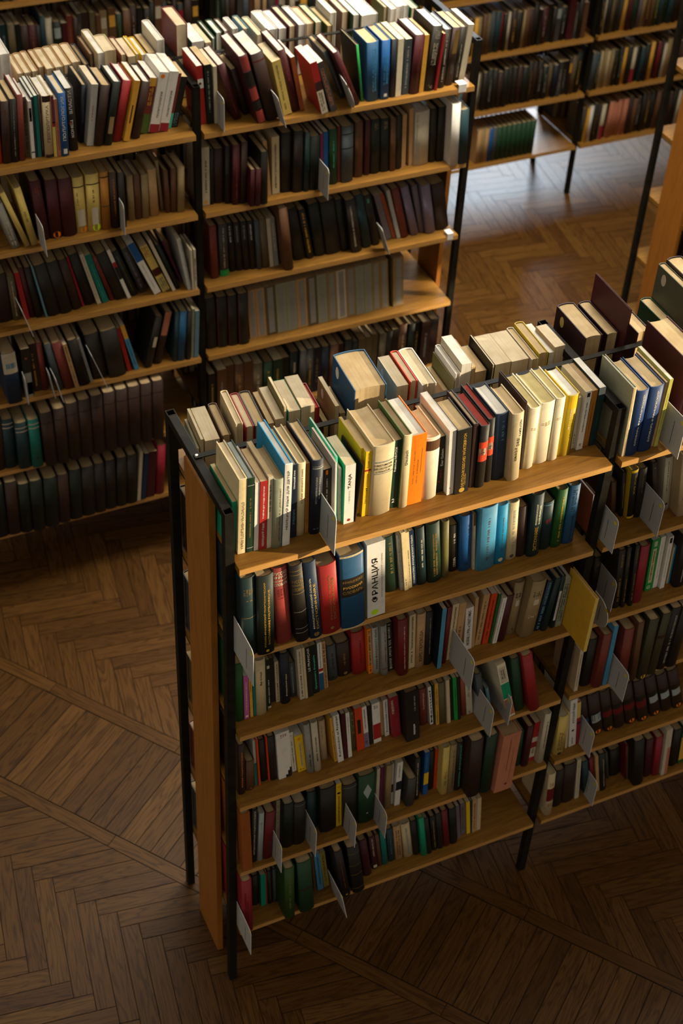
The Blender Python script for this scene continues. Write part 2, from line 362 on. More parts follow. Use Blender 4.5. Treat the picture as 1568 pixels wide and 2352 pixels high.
def g_elems(DD, X, w, h, bul, els, rr):
    # DD: function name -> Dest for that part
    for e in els:
        if e[0] == 'b':
            D = DD('printed_band#%d' % els.index(e)); g_rect(D, X, w, bul, e[4]*w+.0002, e[5]*w-.0002, e[1]*h, e[2]*h, D.mi(cover(e[3])), .00022)
        elif e[0] == 'm':
            D = DD('lettering#%d' % els.index(e)); m = D.mi(cover(e[5])); z, z1 = e[1]*h, e[2]*h; x0, x1 = e[3]*w, e[4]*w
            cols = max(1, int((x1-x0)/.006)); cw = (x1-x0)/cols
            ls = min(max(cw*.55, .0016), .006); ct = 0
            for c in range(cols):
                zz = z + rr.random()*ls
                while zz < z1-ls and ct < 70:
                    if rr.random() < .86: g_rect(D, X, w, bul, x0+cw*c+cw*.12, x0+cw*(c+1)-cw*rr.uniform(.1, .35), zz, zz+ls*rr.uniform(.35, .7), m, .0004); ct += 1
                    zz += ls
        elif e[0] == 'o':
            D = DD('emblem#%d' % els.index(e)); m = D.mi(cover(e[4])); r = min(e[3]*w, w*.45); cx, cz = e[2]*w, max(e[1]*h, r*1.1)
            vv = [D.bm.verts.new(X((cx+r*math.cos(a*PI/9), spine_y(cx+r*math.cos(a*PI/9), w, bul)-.00035, cz+r*math.sin(a*PI/9)))) for a in range(18)]
            f = D.bm.faces.new(vv); f.material_index = m
        elif e[0] == 'D':
            D = DD('diamond_label'); m = D.mi(cover(e[5])); cx, cz, a, b2 = e[2]*w, e[1]*h, e[3]*w, e[4]*h
            pts = [(cx, cz-b2/2*1.3), (cx+a, cz), (cx, cz+b2/2*1.3), (cx-a, cz)]
            f = D.bm.faces.new([D.bm.verts.new(X((x, spine_y(x, w, bul)-.0006, z))) for x, z in pts]); f.material_index = m
        elif e[0] == 't':
            V, F, asp = text_geo(e[1]); D = DD('title#%d' % els.index(e)); m = D.mi(cover(e[6])); z0, z1 = e[2]*h, e[3]*h; cx, hx = e[4]*w, e[5]*w
            L = z1-z0
            if e[7] == 'h':
                Wt = min(w*.86, asp*L)
                pts = [(cx+(u-.5)*Wt, z0+v*L) for u, v in V]
            elif e[7] == 'u': pts = [(cx+hx/2-v*hx, z0+u*L) for u, v in V]
            else: pts = [(cx-hx/2+v*hx, z1-u*L) for u, v in V]
            bv = [D.bm.verts.new(X((x, spine_y(min(max(x, 0), w), w, bul)-.00045, z))) for x, z in pts]
            for f in F:
                try: q = D.bm.faces.new([bv[i] for i in f]); q.material_index = m
                except ValueError: pass
def book_matrix(r, x, y, z, w, d, lean, yaw):
    M_ = Matrix.Translation((x, y, z + (w*math.sin(lean) if lean > 0 else 0)))
    M_ = M_ @ Matrix.Rotation(lean, 4, 'Y')
    if r == 'b': M_ = M_ @ Matrix.Rotation(-yaw, 4, 'Z') @ Matrix.Translation((w, d, 0)) @ Matrix.Rotation(PI, 4, 'Z')
    return M_
GROUPS = {'N': 'near bookcase', 'M': 'second bookcase'}
LEV = ['top', 'second', 'third', 'fourth', 'fifth', 'lowest']
def read(line):
    a = line.split('|'); x, y, w, h, d, ln, yw = [int(v) for v in a[1].split(',')]
    col, kind = a[2].split()
    els = parse_el(a[3]); board = next((e[1] for e in els if e[0] == 'c'), col)
    return a[0][0], int(a[0][1]), a[0][2], x/1e4, y/1e4, w/1e4, h/1e4, d/1e4, math.radians(ln/10), math.radians(yw/10), col, kind[0], kind[1], els, board, a[4]
def make_book(line):
    rk, lv, row, x, y, w, h, d, lean, yaw, col, kd, tone, els, board, lab = read(line)
    M_ = book_matrix(row, x, y, ZT[lv]+.0004, w, d, lean, yaw)
    r = empty('book', (0, 0, 0), lab, 'book', f"books on the {GROUPS[rk]}'s {LEV[lv]} shelf" + (', back row' if row == 'b' else ''))
    r.matrix_world = M_
    I = lambda p_: p_
    C = Dest(); bul, t = g_cover(C, I, w, h, d, kd, col, board); mesh_obj('cover', C.bm, C.mats, r)
    P = Dest(); g_pages(P, I, w, h, d, kd, tone, bul, t); mesh_obj('pages', P.bm, P.mats, r)
    parts = {}
    def DD(n):
        if n not in parts: parts[n] = Dest()
        return parts[n]
    if row == 'f': g_elems(DD, I, w, h, bul, els, random.Random(int(x*1e4)+lv))
    else:
        for e in els:
            if e[0] != 'o': continue
            D = DD('shelf_mark_label'); m = D.mi(cover(e[4])); ry = e[3]*.5
            D.bm.faces.new([D.bm.verts.new((w+.0004, min(.034, d*.4)+ry*.8*math.cos(a*PI/9), h-.012-ry*1.3+ry*1.3*math.sin(a*PI/9))) for a in range(18)]).material_index = m
    for n, D in parts.items():
        if len(D.bm.verts): mesh_obj(n.split('#')[0], D.bm, D.mats, r)
    return r
BOOKS = '''M0b|726,20720,300,2471,1707,0,0|white hw||large white hardback at the photo\'s left edge, back row on second bookcase\'s top shelf
M0b|6372,20720,385,2552,1380,0,0|brick hc||tall book with red and cream patterned cover, back row on second bookcase\'s top shelf
M0b|7012,21048,430,1742,1382,0,0|teal pw||thick teal book, back row on second bookcase\'s top shelf
M0b|12981,20915,606,1814,1515,0,0|lgrey hw||thick pale grey book, back row on second bookcase\'s top shelf
M0f|22,18655,256,2030,1340,34,0|dbrown ht|m .6 .9 .3 .7 brown|dark brown hardback with brown lettering, second bookcase\'s top shelf
M0f|284,18650,223,2066,1364,34,0|black ht|m .1 .95 .4 .6 grey|black hardback with grey lettering, second bookcase\'s top shelf
M0f|524,18654,180,2165,1429,31,0|brick hw||brick-red hardback, second bookcase\'s top shelf
M0f|1320,18578,248,2035,1343,13,0|parch hw|b .9 1 dbrown;b 0 .05 dbrown;t"ГЕОПОЛИТИКА" .25 .85 .5 .36 dbrown u|cream book with brown top band and dark capitals, second bookcase\'s top shelf
M0f|1798,18494,233,2090,1281,10,0|cobalt hc|t"ПОЛИТОЛОГИЯ" .25 .94 .5 .4 white u;b .04 .12 white .25 .75|blue book with white lettering ПОЛИТОЛОГИЯ, second bookcase\'s top shelf
M0f|2121,18730,270,2086,1286,-5,0|black hw|t"КОНЕЦ" .22 .5 .5 .36 white u;t"ВЛАСТИ" .6 .96 .5 .36 white u;o .45 .3 .15 red|black book with bold white lettering КОНЕЦ ВЛАСТИ, second bookcase\'s top shelf
M0f|2530,19106,152,1914,1405,67,0|dnavy ht|m .35 .75 .45 .65 steel|dark navy hardback with steel-blue lettering, second bookcase\'s top shelf
M0f|2688,18799,209,2025,1337,84,0|lgrey pc|m .4 .7 .35 .6 rose|silver-grey paperback with pinkish lettering, second bookcase\'s top shelf
M0f|2906,18732,298,1996,1317,100,0|dbrown ht||dark brown hardback right of pale grey paperback, second bookcase\'s top shelf
M0f|3215,18675,242,2086,1213,112,0|bgreen hw|b .18 .45 khaki .2 .8|black-green hardback with khaki band, second bookcase\'s top shelf
M0f|3517,18803,275,2010,1253,129,0|red2 hw||plain dark red book, second bookcase\'s top shelf
M0f|3846,18685,179,2009,1326,133,0|amber pw|b .3 .6 dbrown .35 .6|yellow-orange book with brown strip, second bookcase\'s top shelf
M0f|4139,18773,259,1889,1247,132,0|dbrown hw||dark brown hardback right of amber paperback, second bookcase\'s top shelf
M0f|4489,18963,241,1852,1223,123,0|brick pw|b .0 .35 moss;b .85 1 amber;m .5 .85 .2 .8 amber|red and yellow patterned paperback, second bookcase\'s top shelf
M0f|4742,18899,317,2013,1329,127,0|white pw|t"ПОЛИТОЛОГИЯ" .25 .68 .6 .22 dgreen u;o .93 .4 .22 orange;b 0 .14 crimson|white ПОЛИТОЛОГИЯ textbook with orange dot, second bookcase\'s top shelf
M0f|5073,18876,295,1999,1319,127,0|white pw|t"ПОЛИТОЛОГИЯ" .25 .68 .6 .22 dgreen u;b 0 .14 crimson|white ПОЛИТОЛОГИЯ textbook without a dot, second bookcase\'s top shelf
M0f|5384,19014,134,1852,1222,131,0|brick pt|b 0 .28 mint|brown paperback with mint-green base, second bookcase\'s top shelf
M0f|5530,19038,222,1687,1113,131,0|black pt|m .02 .3 .2 .8 steel|black paperback with steel-blue lettering, second bookcase\'s top shelf
M0f|6501,18906,187,2019,1333,-35,0|red pw|b .62 .78 white;o .7 .4 .25 brown|red book with white picture band, second bookcase\'s top shelf
M0f|6701,18869,224,2028,1338,-23,0|bgreen pt|m .2 .9 .35 .65 grey|black-green paperback with grey lettering, second bookcase\'s top shelf
M0f|7610,18857,249,2040,1346,-159,0|maroon hw|m .1 .8 .4 .6 brick|maroon hardback with brick-red lettering right of off-white paperback, second bookcase\'s top shelf
M0f|8234,18389,283,2466,1628,-156,0|maroon hw|b .78 .98 rose .1 .95;b .55 .76 black;b .34 .52 rose .1 .95;b .2 .32 black;b 0 .18 rose .1 .95|ornate maroon hardback with pink and black panels, second bookcase\'s top shelf
M0f|8571,18408,422,2435,1607,-142,0|dbrown hw|b .88 .9 brick|thick dark brown hardback with brick-red band, second bookcase\'s top shelf
M0f|9213,18567,291,1970,1300,-131,0|straw pc|m .1 .95 .3 .6 olive|tattered straw-yellow book, second bookcase\'s top shelf
M0f|9593,18716,240,2265,1495,-144,0|maroon hw|m .5 .9 .4 .65 rose|maroon hardback with rose-red lettering, second bookcase\'s top shelf
M0f|10416,18244,231,1889,1247,-146,0|red pw|b 0 .45 bone;b .45 .62 dbrown;m .05 .42 .2 .8 black|red, white and black leaning paperback, second bookcase\'s top shelf
M0f|12180,18537,413,2070,1074,-38,0|denim ht|m .15 .9 .4 .8 lblue|steel-blue book, second bookcase\'s top shelf
M0f|12664,18516,299,2081,1177,-25,0|cobalt ht|m .25 .75 .2 .8 lblue;b .05 .1 white .3 .7|bright blue book with pale lettering, second bookcase\'s top shelf
M0f|13483,18568,230,1951,1288,-1,0|slate pc|m .1 .9 .3 .7 lgrey|slate-grey paperback with pale grey lettering, second bookcase\'s top shelf
M0f|13727,18520,345,2076,1340,15,0|maroon hw|m .1 .8 .5 .7 brick|maroon hardback with brick-red lettering right of slate-grey paperback, second bookcase\'s top shelf
M0f|14282,18554,363,2266,1399,37,0|black hw|m .8 .95 .3 .8 bone;m .4 .75 .25 .75 bone;m .04 .1 .3 .8 bone|tall black book with white lettering blocks, second bookcase\'s top shelf
M0f|14813,18599,249,2067,1364,21,0|black hw|m .1 .95 .35 .65 bone|black hardback with off-white lettering right of thin red paperback, second bookcase\'s top shelf
M0f|15115,18687,313,2036,1344,37,0|dbrown ht|b .55 .95 dgold .3 .8|dark brown hardback with gilt band, second bookcase\'s top shelf
M1f|864,18638,355,2152,1420,-38,0|maroon ht|m .75 .92 .3 .7 rust|maroon hardback with rust-brown lettering, second bookcase\'s second shelf
M1f|1235,18620,399,2107,1391,-10,0|maroon ht|o .03 .5 .3 orange|maroon hardback with round emblem, second bookcase\'s second shelf
M1f|1645,18587,423,2086,1377,-8,0|maroon ht||thick maroon hardback, second bookcase\'s second shelf
M1f|2114,18654,357,2002,1321,-10,0|straw ht|b .82 .84 black;m .5 .75 .2 .4 brown;b .12 .42 bone .15 .85;o .05 .6 .3 orange|straw-yellow hardback with black band, second bookcase\'s second shelf
M1f|2479,18599,427,2055,1356,7,0|straw ht|b .82 .84 black;m .5 .75 .4 .6 brown;b .12 .42 bone .3 .8;o .05 .6 .3 neon|thick straw-yellow hardback with black band, second bookcase\'s second shelf
M1f|2931,18554,279,2085,1376,5,0|ochre ht|b .9 .92 black;b .4 .42 brown|ochre hardback with black band, second bookcase\'s second shelf
M1f|3242,18520,250,2028,1338,-3,0|dbrown ht|m .2 .9 .4 .7 ochre|dark brown hardback with ochre lettering, second bookcase\'s second shelf
M1f|6439,18810,270,2128,1405,3,0|bone pc|m .2 .8 .4 .7 black;o .05 .5 .25 amber|off-white paperback with black lettering, second bookcase\'s second shelf
M1f|6885,18824,324,2009,1326,0,0|dbrown ht||dark brown hardback right of black hardback, second bookcase\'s second shelf
M1f|7416,18518,252,2203,1454,0,0|maroon ht|m .1 .8 .4 .6 rose|maroon hardback with rose-red lettering, second bookcase\'s second shelf
M1f|7676,18497,222,2262,1493,9,0|dbrown ht||dark brown hardback right of maroon hardback, second bookcase\'s second shelf
M1f|9208,18695,383,2221,1466,-4,0|black ht||black hardback right of cream paperback, second bookcase\'s second shelf
M1f|9598,18552,365,2284,1508,-4,0|black ht|m .5 .8 .3 .7 dbrown|black hardback with dark brown lettering, second bookcase\'s second shelf
M1f|10182,18497,355,2021,1334,-10,0|bgreen ht||black-green hardback, second bookcase\'s second shelf
M1f|10958,18609,319,2091,1380,-28,0|dgreen2 ht|m .3 .8 .4 .6 mint|dark green hardback with mint green lettering, second bookcase\'s second shelf
M1f|11402,18574,424,2121,1400,-21,0|slate ht|b .6 .62 black;b .85 .87 black|thick slate-grey hardback with black band, second bookcase\'s second shelf
M1f|11968,18741,310,2099,1385,-26,0|brown ht|m .1 .9 .4 .6 brick|brown hardback with brick-red lettering, second bookcase\'s second shelf
M1f|12589,18768,353,2077,1371,-27,0|bgreen ht|m .8 .95 .3 .7 khaki|black-green hardback with khaki lettering right of maroon hardback, second bookcase\'s second shelf
M1f|12966,18758,337,2046,1350,-32,0|bgreen ht|m .8 .95 .3 .7 khaki|black-green hardback with khaki lettering right of black-green hardback, second bookcase\'s second shelf
M1f|14250,18742,546,2054,1356,-30,0|bone hc|m .05 .95 .1 .9 grey|thick off-white hardback with grey lettering, second bookcase\'s second shelf
M1f|15434,18310,327,2367,1562,-30,0|white hw||white hardback, second bookcase\'s second shelf
M1f|15792,18310,324,2100,1386,-37,0|bteal ht||blue-teal hardback, second bookcase\'s second shelf
M2f|892,18642,421,2074,1369,-94,0|black ht||thick black hardback right of thin steel-blue paperback, second bookcase\'s third shelf
M2f|1328,18636,386,2097,1384,-95,0|black ht||black hardback left of dark brown hardback, second bookcase\'s third shelf
M2f|1755,18714,299,2059,1359,-103,0|dbrown ht||dark brown hardback, second bookcase\'s third shelf
M2f|2218,18822,343,2118,1398,-122,0|black ht||black hardback right of thin crimson paperback, second bookcase\'s third shelf
M2f|3268,18750,368,2016,1331,-170,0|black ht||black hardback right of brick-red hardback, second bookcase\'s third shelf
M2f|7060,18841,321,2087,1377,-18,0|dgrey ht|b 0 .12 kelly;m .15 .95 .4 .6 bone|dark grey hardback with bright green band, second bookcase\'s third shelf
M2f|9310,18380,314,2556,1687,-69,0|brown ht||brown hardback, second bookcase\'s third shelf
M2f|9857,18847,455,2157,1424,-114,0|black ht||thick black hardback right of brown hardback, second bookcase\'s third shelf
M2f|10654,18833,411,2208,1457,-98,0|bgreen ht||thick black-green hardback, second bookcase\'s third shelf
M2f|11077,18789,557,2204,1455,-94,0|black ht||thick black hardback right of thick black-green hardback, second bookcase\'s third shelf
M2f|11675,18794,287,2192,1447,-101,0|bgreen ht||black-green hardback right of thick black hardback, second bookcase\'s third shelf
M2f|11973,18579,387,2237,1476,-101,0|black ht|m .1 .9 .3 .5 bone|black hardback with off-white lettering, second bookcase\'s third shelf
M2f|12472,18727,341,2286,1509,-126,0|bteal ht||blue-teal hardback, second bookcase\'s third shelf
M2f|15045,18770,357,2091,1380,-118,0|lavender ht||lavender-grey hardback right of grey-purple hardback, second bookcase\'s third shelf
M2f|15474,18847,511,2006,1324,-116,0|dbrown ht||thick dark brown hardback right of lavender-grey hardback, second bookcase\'s third shelf
M3f|-862,18240,475,2107,1390,-16,0|navy ht|b .6 1 bone;b .7 .8 steel .2 .9|thick navy hardback with off-white band, second bookcase\'s fourth shelf
M3f|1135,18351,330,2049,1353,-89,0|brick ht||brick-red hardback right of slate-grey hardback, second bookcase\'s fourth shelf
M3f|1666,18340,346,2024,1336,-89,0|black ht||black hardback right of tan paperback, second bookcase\'s fourth shelf
M3f|2215,18523,536,1941,1281,-69,0|black ht||thick black hardback right of thin grey paperback, second bookcase\'s fourth shelf
M3f|2761,18395,593,2037,1344,-69,0|black ht||thick black hardback right of thick black hardback, second bookcase\'s fourth shelf
M3f|6488,18764,416,2177,1437,-22,0|black ht||thick black hardback left of black hardback, second bookcase\'s fourth shelf
M3f|6910,18710,395,2173,1434,-16,0|black ht|b .02 .98 brick 0 .06|black hardback with brick-red band right of thick black hardback, second bookcase\'s fourth shelf
M3f|7311,18663,348,2159,1425,-16,0|black ht|b .02 .98 brick 0 .06|black hardback between black hardback and black hardback, second bookcase\'s fourth shelf
M3f|7666,18592,379,2204,1454,-15,0|black ht|b .02 .98 brick 0 .06|black hardback with brick-red band left of tan paperback, second bookcase\'s fourth shelf
M3f|8455,18744,345,2123,1401,-40,0|tan pt|b .04 .97 grey .25 .8|tan paperback with grey band right of tan paperback, second bookcase\'s fourth shelf
M3f|8811,18739,405,2127,1404,-41,0|khakid pt|b .04 .97 grey .25 .8|thick dark khaki paperback with grey band, second bookcase\'s fourth shelf
M3f|9232,18742,394,2131,1406,-42,0|sage pt|b .04 .97 grey .25 .8|grey-green paperback with grey band right of thick dark khaki paperback, second bookcase\'s fourth shelf
M3f|9640,18741,383,2135,1409,-44,0|sage pt|b .04 .97 grey .25 .8|grey-green paperback with grey band left of tan paperback, second bookcase\'s fourth shelf
M3f|10038,18743,398,2139,1411,-45,0|tan pt|b .04 .97 grey .25 .8|tan paperback with grey band right of grey-green paperback, second bookcase\'s fourth shelf
M3f|10449,18742,386,2143,1414,-46,0|khakid pt|b .04 .97 grey .25 .8|dark khaki paperback with grey band, second bookcase\'s fourth shelf
M3f|10852,18744,375,2146,1417,-47,0|sage pt|b .04 .97 grey .25 .8|grey-green paperback with grey band right of dark khaki paperback, second bookcase\'s fourth shelf
M3f|11240,18742,376,2150,1419,-48,0|khaki pt|b .04 .97 grey .25 .8|khaki paperback with grey band left of off-white paperback, second bookcase\'s fourth shelf
M3f|11630,18740,365,2154,1421,-50,0|bone pt|b .04 .97 grey .25 .8|off-white paperback with grey band, second bookcase\'s fourth shelf
M3f|12011,18741,366,2157,1424,-51,0|khaki pt|b .04 .97 grey .25 .8|khaki paperback with grey band right of off-white paperback, second bookcase\'s fourth shelf
M3f|13896,18733,417,2174,1435,-43,0|khaki pt|b .04 .97 grey .3 .8|thick khaki paperback with grey band, second bookcase\'s fourth shelf
N0b|529,2605,344,1390,1245,0,47|cream pc||cream book right of thin cream book, back row on near bookcase\'s top shelf
N0b|957,2642,210,1386,1208,0,46|brown ht||thick hardback with brown cover and dark page edges, back row on near bookcase\'s top shelf
N0b|1271,2584,169,1679,1266,0,45|parch hc||cream book right of thin olive book, back row on near bookcase\'s top shelf
N0b|1513,2572,201,1527,1278,0,44|red2 hc||hardback with red spine edge, back row on near bookcase\'s top shelf
N0b|1732,2551,269,1511,1299,0,43|dgrey ht||dark grey book, back row on near bookcase\'s top shelf
N0b|2098,2617,139,1427,1233,0,42|tan pt||tan book, back row on near bookcase\'s top shelf
N0b|2256,2596,218,1521,1254,0,42|beige pc||beige book, back row on near bookcase\'s top shelf
N0b|2607,2641,296,1613,1209,0,40|mint pc||mint green book, back row on near bookcase\'s top shelf
N0b|2921,2631,335,1663,1219,0,40|beige pc||thick tall paperback with cream pages, back row on near bookcase\'s top shelf
N0b|3660,2930,131,729,920,0,37|maroon py||maroon book, back row on near bookcase\'s top shelf
N0b|3810,2657,106,1416,1193,0,37|khaki pc|o .9 .5 .022 white|narrow tan book with white label on its cover, back row on near bookcase\'s top shelf
N0b|4168,2405,814,1965,1445,0,36|denim ht|o .9 .5 .026 white|very thick blue hardback with curved page edges, back row on near bookcase\'s top shelf
N0b|5407,2624,293,1575,1226,0,32|bone pc|o .9 .5 .024 white|cream paperback with a white shelf-mark label, back row on near bookcase\'s top shelf
N0b|5740,2609,197,1642,1241,0,31|vermil hc||orange-red hardback, back row on near bookcase\'s top shelf
N0b|5956,2385,373,1626,1465,0,30|white hc||hardback in a frayed white jacket, back row on near bookcase\'s top shelf
N0b|7001,2622,134,1509,1228,0,27|white hw||white hardback with grey page top, back row on near bookcase\'s top shelf
N0b|7153,2645,275,1739,1205,0,26|bone pw|o .9 .5 .024 parch|white paperback with cream page top, back row on near bookcase\'s top shelf
N0b|7630,2768,324,1288,1082,0,25|dbrown pt||dark brown book right of thin tan book, back row on near bookcase\'s top shelf
N0b|8089,2618,437,1499,1232,0,23|beige pc||thick cream page block, first of two, back row on near bookcase\'s top shelf
N0b|8544,2602,474,1479,1248,0,22|beige pc||thick cream page block, second of two, back row on near bookcase\'s top shelf
N0b|9037,2474,188,1500,1376,0,20|bone ht||off-white book, back row on near bookcase\'s top shelf
N0b|9247,2499,256,1605,1351,0,20|mustard ht||hardback with mustard-yellow cover, back row on near bookcase\'s top shelf
N0b|9584,2574,183,1494,1276,0,18|dgreen2 pw||dark green book, back row on near bookcase\'s top shelf
N0b|9730,2568,298,1628,952,0,0|beige pc||wide tan paperback before the dark volumes, back row on near bookcase\'s top shelf
N0b|10465,2380,489,1838,1470,0,16|maroond ht|o .9 .5 .024 straw|dark maroon volume with round yellow label, back row on near bookcase\'s top shelf
N0b|11123,2413,338,1755,1437,0,14|maroond ht||dark maroon volume, second from the yellow label, back row on near bookcase\'s top shelf
N0b|11854,2140,378,1794,1710,0,11|dbrown ht||dark brown book right of thin maroon book, back row on near bookcase\'s top shelf
N0b|13094,2791,320,1390,1059,0,7|dgreen2 ht||dark green volume before the big grey-green one, back row on near bookcase\'s top shelf
N0b|13431,2140,212,2410,1710,0,7|greyg2 ht|o .9 .5 .026 bone|very tall grey-green volume with pale oval label, back row on near bookcase\'s top shelf
N0b|13662,2155,459,2507,1695,0,6|dbrown ht||dark volume behind the tall grey-green one, back row on near bookcase\'s top shelf
N0f|232,300,112,1530,1360,20,0|emerald pt||green paperback leaning beside the corner post, near bookcase\'s top shelf
N0f|375,211,185,2206,1380,11,0|cream sc|t"СТИЛИСТИКА НЕМЕЦКОГО ЯЗЫКА" .06 .7 .5 .4 brown d|tall cream hardback with brown lettering running down, near bookcase\'s top shelf
N0f|579,192,166,2198,1353,7,0|dgreen sg|b .9 .907 silver;b .055 .062 silver;m .2 .75 .3 .6 dgold|dark green hardback with two thin silver bands, near bookcase\'s top shelf
N0f|751,179,105,2026,1307,7,0|white pc||thin white paperback right of dark green hardback, near bookcase\'s top shelf
N0f|862,157,177,2040,1172,7,0|red pt|t"НЕМЕЦКИЙ ЯЗЫК" .05 .4 .5 .4 white u;t"Учебник для I года обучения" .46 .93 .5 .3 white u|bright red book with white lettering, near bookcase\'s top shelf
N0f|1051,151,110,2123,1281,6,0|bone pt|m .52 .9 .25 .75 dgrey|thin off-white paperback with dark grey lettering, near bookcase\'s top shelf
N0f|1168,112,227,2051,1168,6,0|sage ht|t"DEUTSCHE LITERATUR 19. JAHRHUNDERT" .1 .87 .66 .2 dred u|grey-green hardback with dark red lettering, near bookcase\'s top shelf
N0f|1400,88,180,2414,1597,6,0|white sw|c azure;t"НЕМЕЦКИЙ ЯЗЫК ДЛЯ ДЕТЕЙ" .2 .92 .5 .4 black u|white-spined book with sky-blue cover and large black title, near bookcase\'s top shelf
N0f|1676,267,149,2183,1377,-6,0|dnavy st|t"Немецкий язык" .68 .93 .5 .36 white u;t"УЧЕБНИК" .18 .4 .5 .38 steel u|thin dark navy book with white lettering at top, near bookcase\'s top shelf
N0f|1832,283,192,2179,1381,-6,0|cream ht|t"Учебник немецкого языка" .45 .92 .55 .24 brown u|cream hardback with small brown lettering, near bookcase\'s top shelf
N0f|2045,302,89,2089,1379,-7,0|ochre pb|m .1 .9 .4 .7 brown|thin ochre paperback with brown lettering, near bookcase\'s top shelf
N0f|2140,212,262,2218,1446,-1,0|dnavy ht|b .885 .9 silver;b .915 .92 silver;t"ХРЕСТОМАТИЯ ПО ИСТОРИИ" .42 .78 .38 .16 silver u;t"НЕМЕЦКОГО ЯЗЫКА" .48 .78 .68 .18 silver u;m .06 .1 .2 .8 steel|navy hardback with silver bands and lettering, near bookcase\'s top shelf
N0f|2505,380,231,1693,1118,-17,0|black pt|m .4 .85 .45 .6 white;b .9 .98 orange .38 .62|black paperback with small orange tag, near bookcase\'s top shelf
N0f|2742,203,40,1987,1311,-17,0|white pc||thin white paperback right of black paperback, near bookcase\'s top shelf
N0f|2877,412,41,1954,1496,-24,0|mint pw||thin tall mint-green paperback, near bookcase\'s top shelf
N0f|2924,349,54,1641,1083,-23,0|lgrey pc|m .1 .9 .3 .7 dgrey|thin pale grey paperback with dark grey lettering, near bookcase\'s top shelf
N0f|2984,224,253,1786,1069,-11,0|white pc|c emerald;t"TANJA" .6 .85 .5 .36 black u;m .35 .58 .4 .6 grey;o .06 .5 .16 red|white book with black title and small red emblem, near bookcase\'s top shelf
N0f|3415,446,62,1983,1192,0,0|yellow pt|t"Русские глаголы" .72 .96 .5 .3 black u;b .69 .71 red;m .05 .2 .3 .7 black|yellow book half hidden behind a loose brown board, near bookcase\'s top shelf
N0f|3483,310,154,1962,1202,0,0|yellow pt|t"Русские глаголы" .75 .97 .5 .3 black u;b .7 .725 red;t"Немецкий словарь" .2 .66 .5 .3 black u|bright yellow dictionary with black lettering, near bookcase\'s top shelf
N0f|3643,272,531,2099,1436,0,0|parch ht|b .76 .78 grey;b .6 .615 grey;t"CHRESTOMATHIE" .71 .74 .5 .11 dgrey h;t"DER DEUTSCHEN" .665 .695 .5 .11 dgrey h;t"LITERATUR" .625 .65 .5 .11 dgrey h|very thick worn beige hardback with grey printed bands, near bookcase\'s top shelf
N0f|4207,323,200,2056,1188,-8,0|dgreen pb|t"Praktisches DEUTSCH" .55 .9 .35 .3 white u;t"2" .08 .14 .4 .3 white h|dark green paperback with white lettering and numeral, near bookcase\'s top shelf
N0f|4414,262,207,2199,1359,-8,0|cream hb|c moss;t"Deutsch" .6 .8 .45 .3 dgrey u|cream spine in a moss-green jacket with script title, near bookcase\'s top shelf
N0f|4628,271,377,2106,1439,-8,0|orange sw|m .3 .8 .25 .33 brown;m .3 .65 .5 .58 brown;b .45 .8 brown .74 .77|wide bright orange hardback, near bookcase\'s top shelf
N0f|5037,325,375,1884,1104,-16,0|ivory ht|b .8 .955 brown|white hardback with brown band at the top, near bookcase\'s top shelf
N0f|5477,402,180,1733,1245,-35,0|black pt|t"Der Golem" .48 .78 .6 .36 white u;m .25 .42 .4 .65 red;o .2 .3 .12 red|black paperback with bold white title, near bookcase\'s top shelf
N0f|5664,239,172,1997,1502,-35,0|white pw|m .4 .72 .42 .55 steel;o .1 .45 .08 dred|tall plain white paperback jutting above its row, near bookcase\'s top shelf
N0f|5842,186,365,1990,1167,-33,0|black st|t"DEUTSCH-RUSSISCHES WÖRTERBUCH" .1 .93 .5 .26 gold u;o .05 .5 .2 gold;m .1 .3 .65 .75 gold|black dictionary with long gold title, near bookcase\'s top shelf
N0f|6284,282,124,1971,1338,-28,0|dbrown st||dark brown hardback, near bookcase\'s top shelf
N0f|6415,233,236,1910,1302,-18,0|black hr|b .43 .74 coral;b .53 .64 ivory;m .55 .62 .25 .75 dgrey|black hardback with red page edges and coral label, left, near bookcase\'s top shelf
N0f|6718,324,175,1976,1382,-36,0|black hr|b .43 .72 coral;b .52 .63 ivory;m .54 .61 .25 .75 dgrey|black hardback with red page edges and coral label, right, near bookcase\'s top shelf
N0f|6913,333,339,2063,1116,-40,0|navy hw|m .55 .9 .45 .75 steel|navy hardback with pale block lettering near the top, near bookcase\'s top shelf
N0f|7259,160,300,2089,1080,-38,0|parch ht|t"REMARQUE" .3 .5 .5 .22 black u;t"DREI" .52 .64 .6 .24 black u;t"KAMERADEN" .66 .9 .72 .22 black u|beige worn hardback with black stamped lettering, near bookcase\'s top shelf
N0f|7747,416,55,2116,1261,-42,0|dbrown sb||thin dark brown book with mottled page edge, near bookcase\'s top shelf
N0f|7813,412,266,1881,1332,-13,0|ivory hy|m .62 .7 .2 .8 tan|ivory hardback with tan lettering right of thin dark brown hardback, near bookcase\'s top shelf
N0f|8137,483,398,1886,1213,-15,0|ivory hy|m .62 .7 .2 .8 tan|ivory hardback between ivory hardback and ivory hardback, near bookcase\'s top shelf
N0f|8542,456,244,1931,1238,-15,0|ivory hy|m .65 .72 .2 .8 tan|ivory hardback with tan lettering left of mustard hardback, near bookcase\'s top shelf
N0f|8851,513,331,1881,1090,-6,0|mustard hw|b .78 .98 yellow;m .45 .8 .35 .5 ivory;m .28 .6 .6 .72 black|mustard-yellow hardback with paler top band, near bookcase\'s top shelf
N0f|9299,629,88,1608,1061,-16,0|bone pc|m .1 .3 .3 .7 black|thin off-white paperback with black lettering, near bookcase\'s top shelf
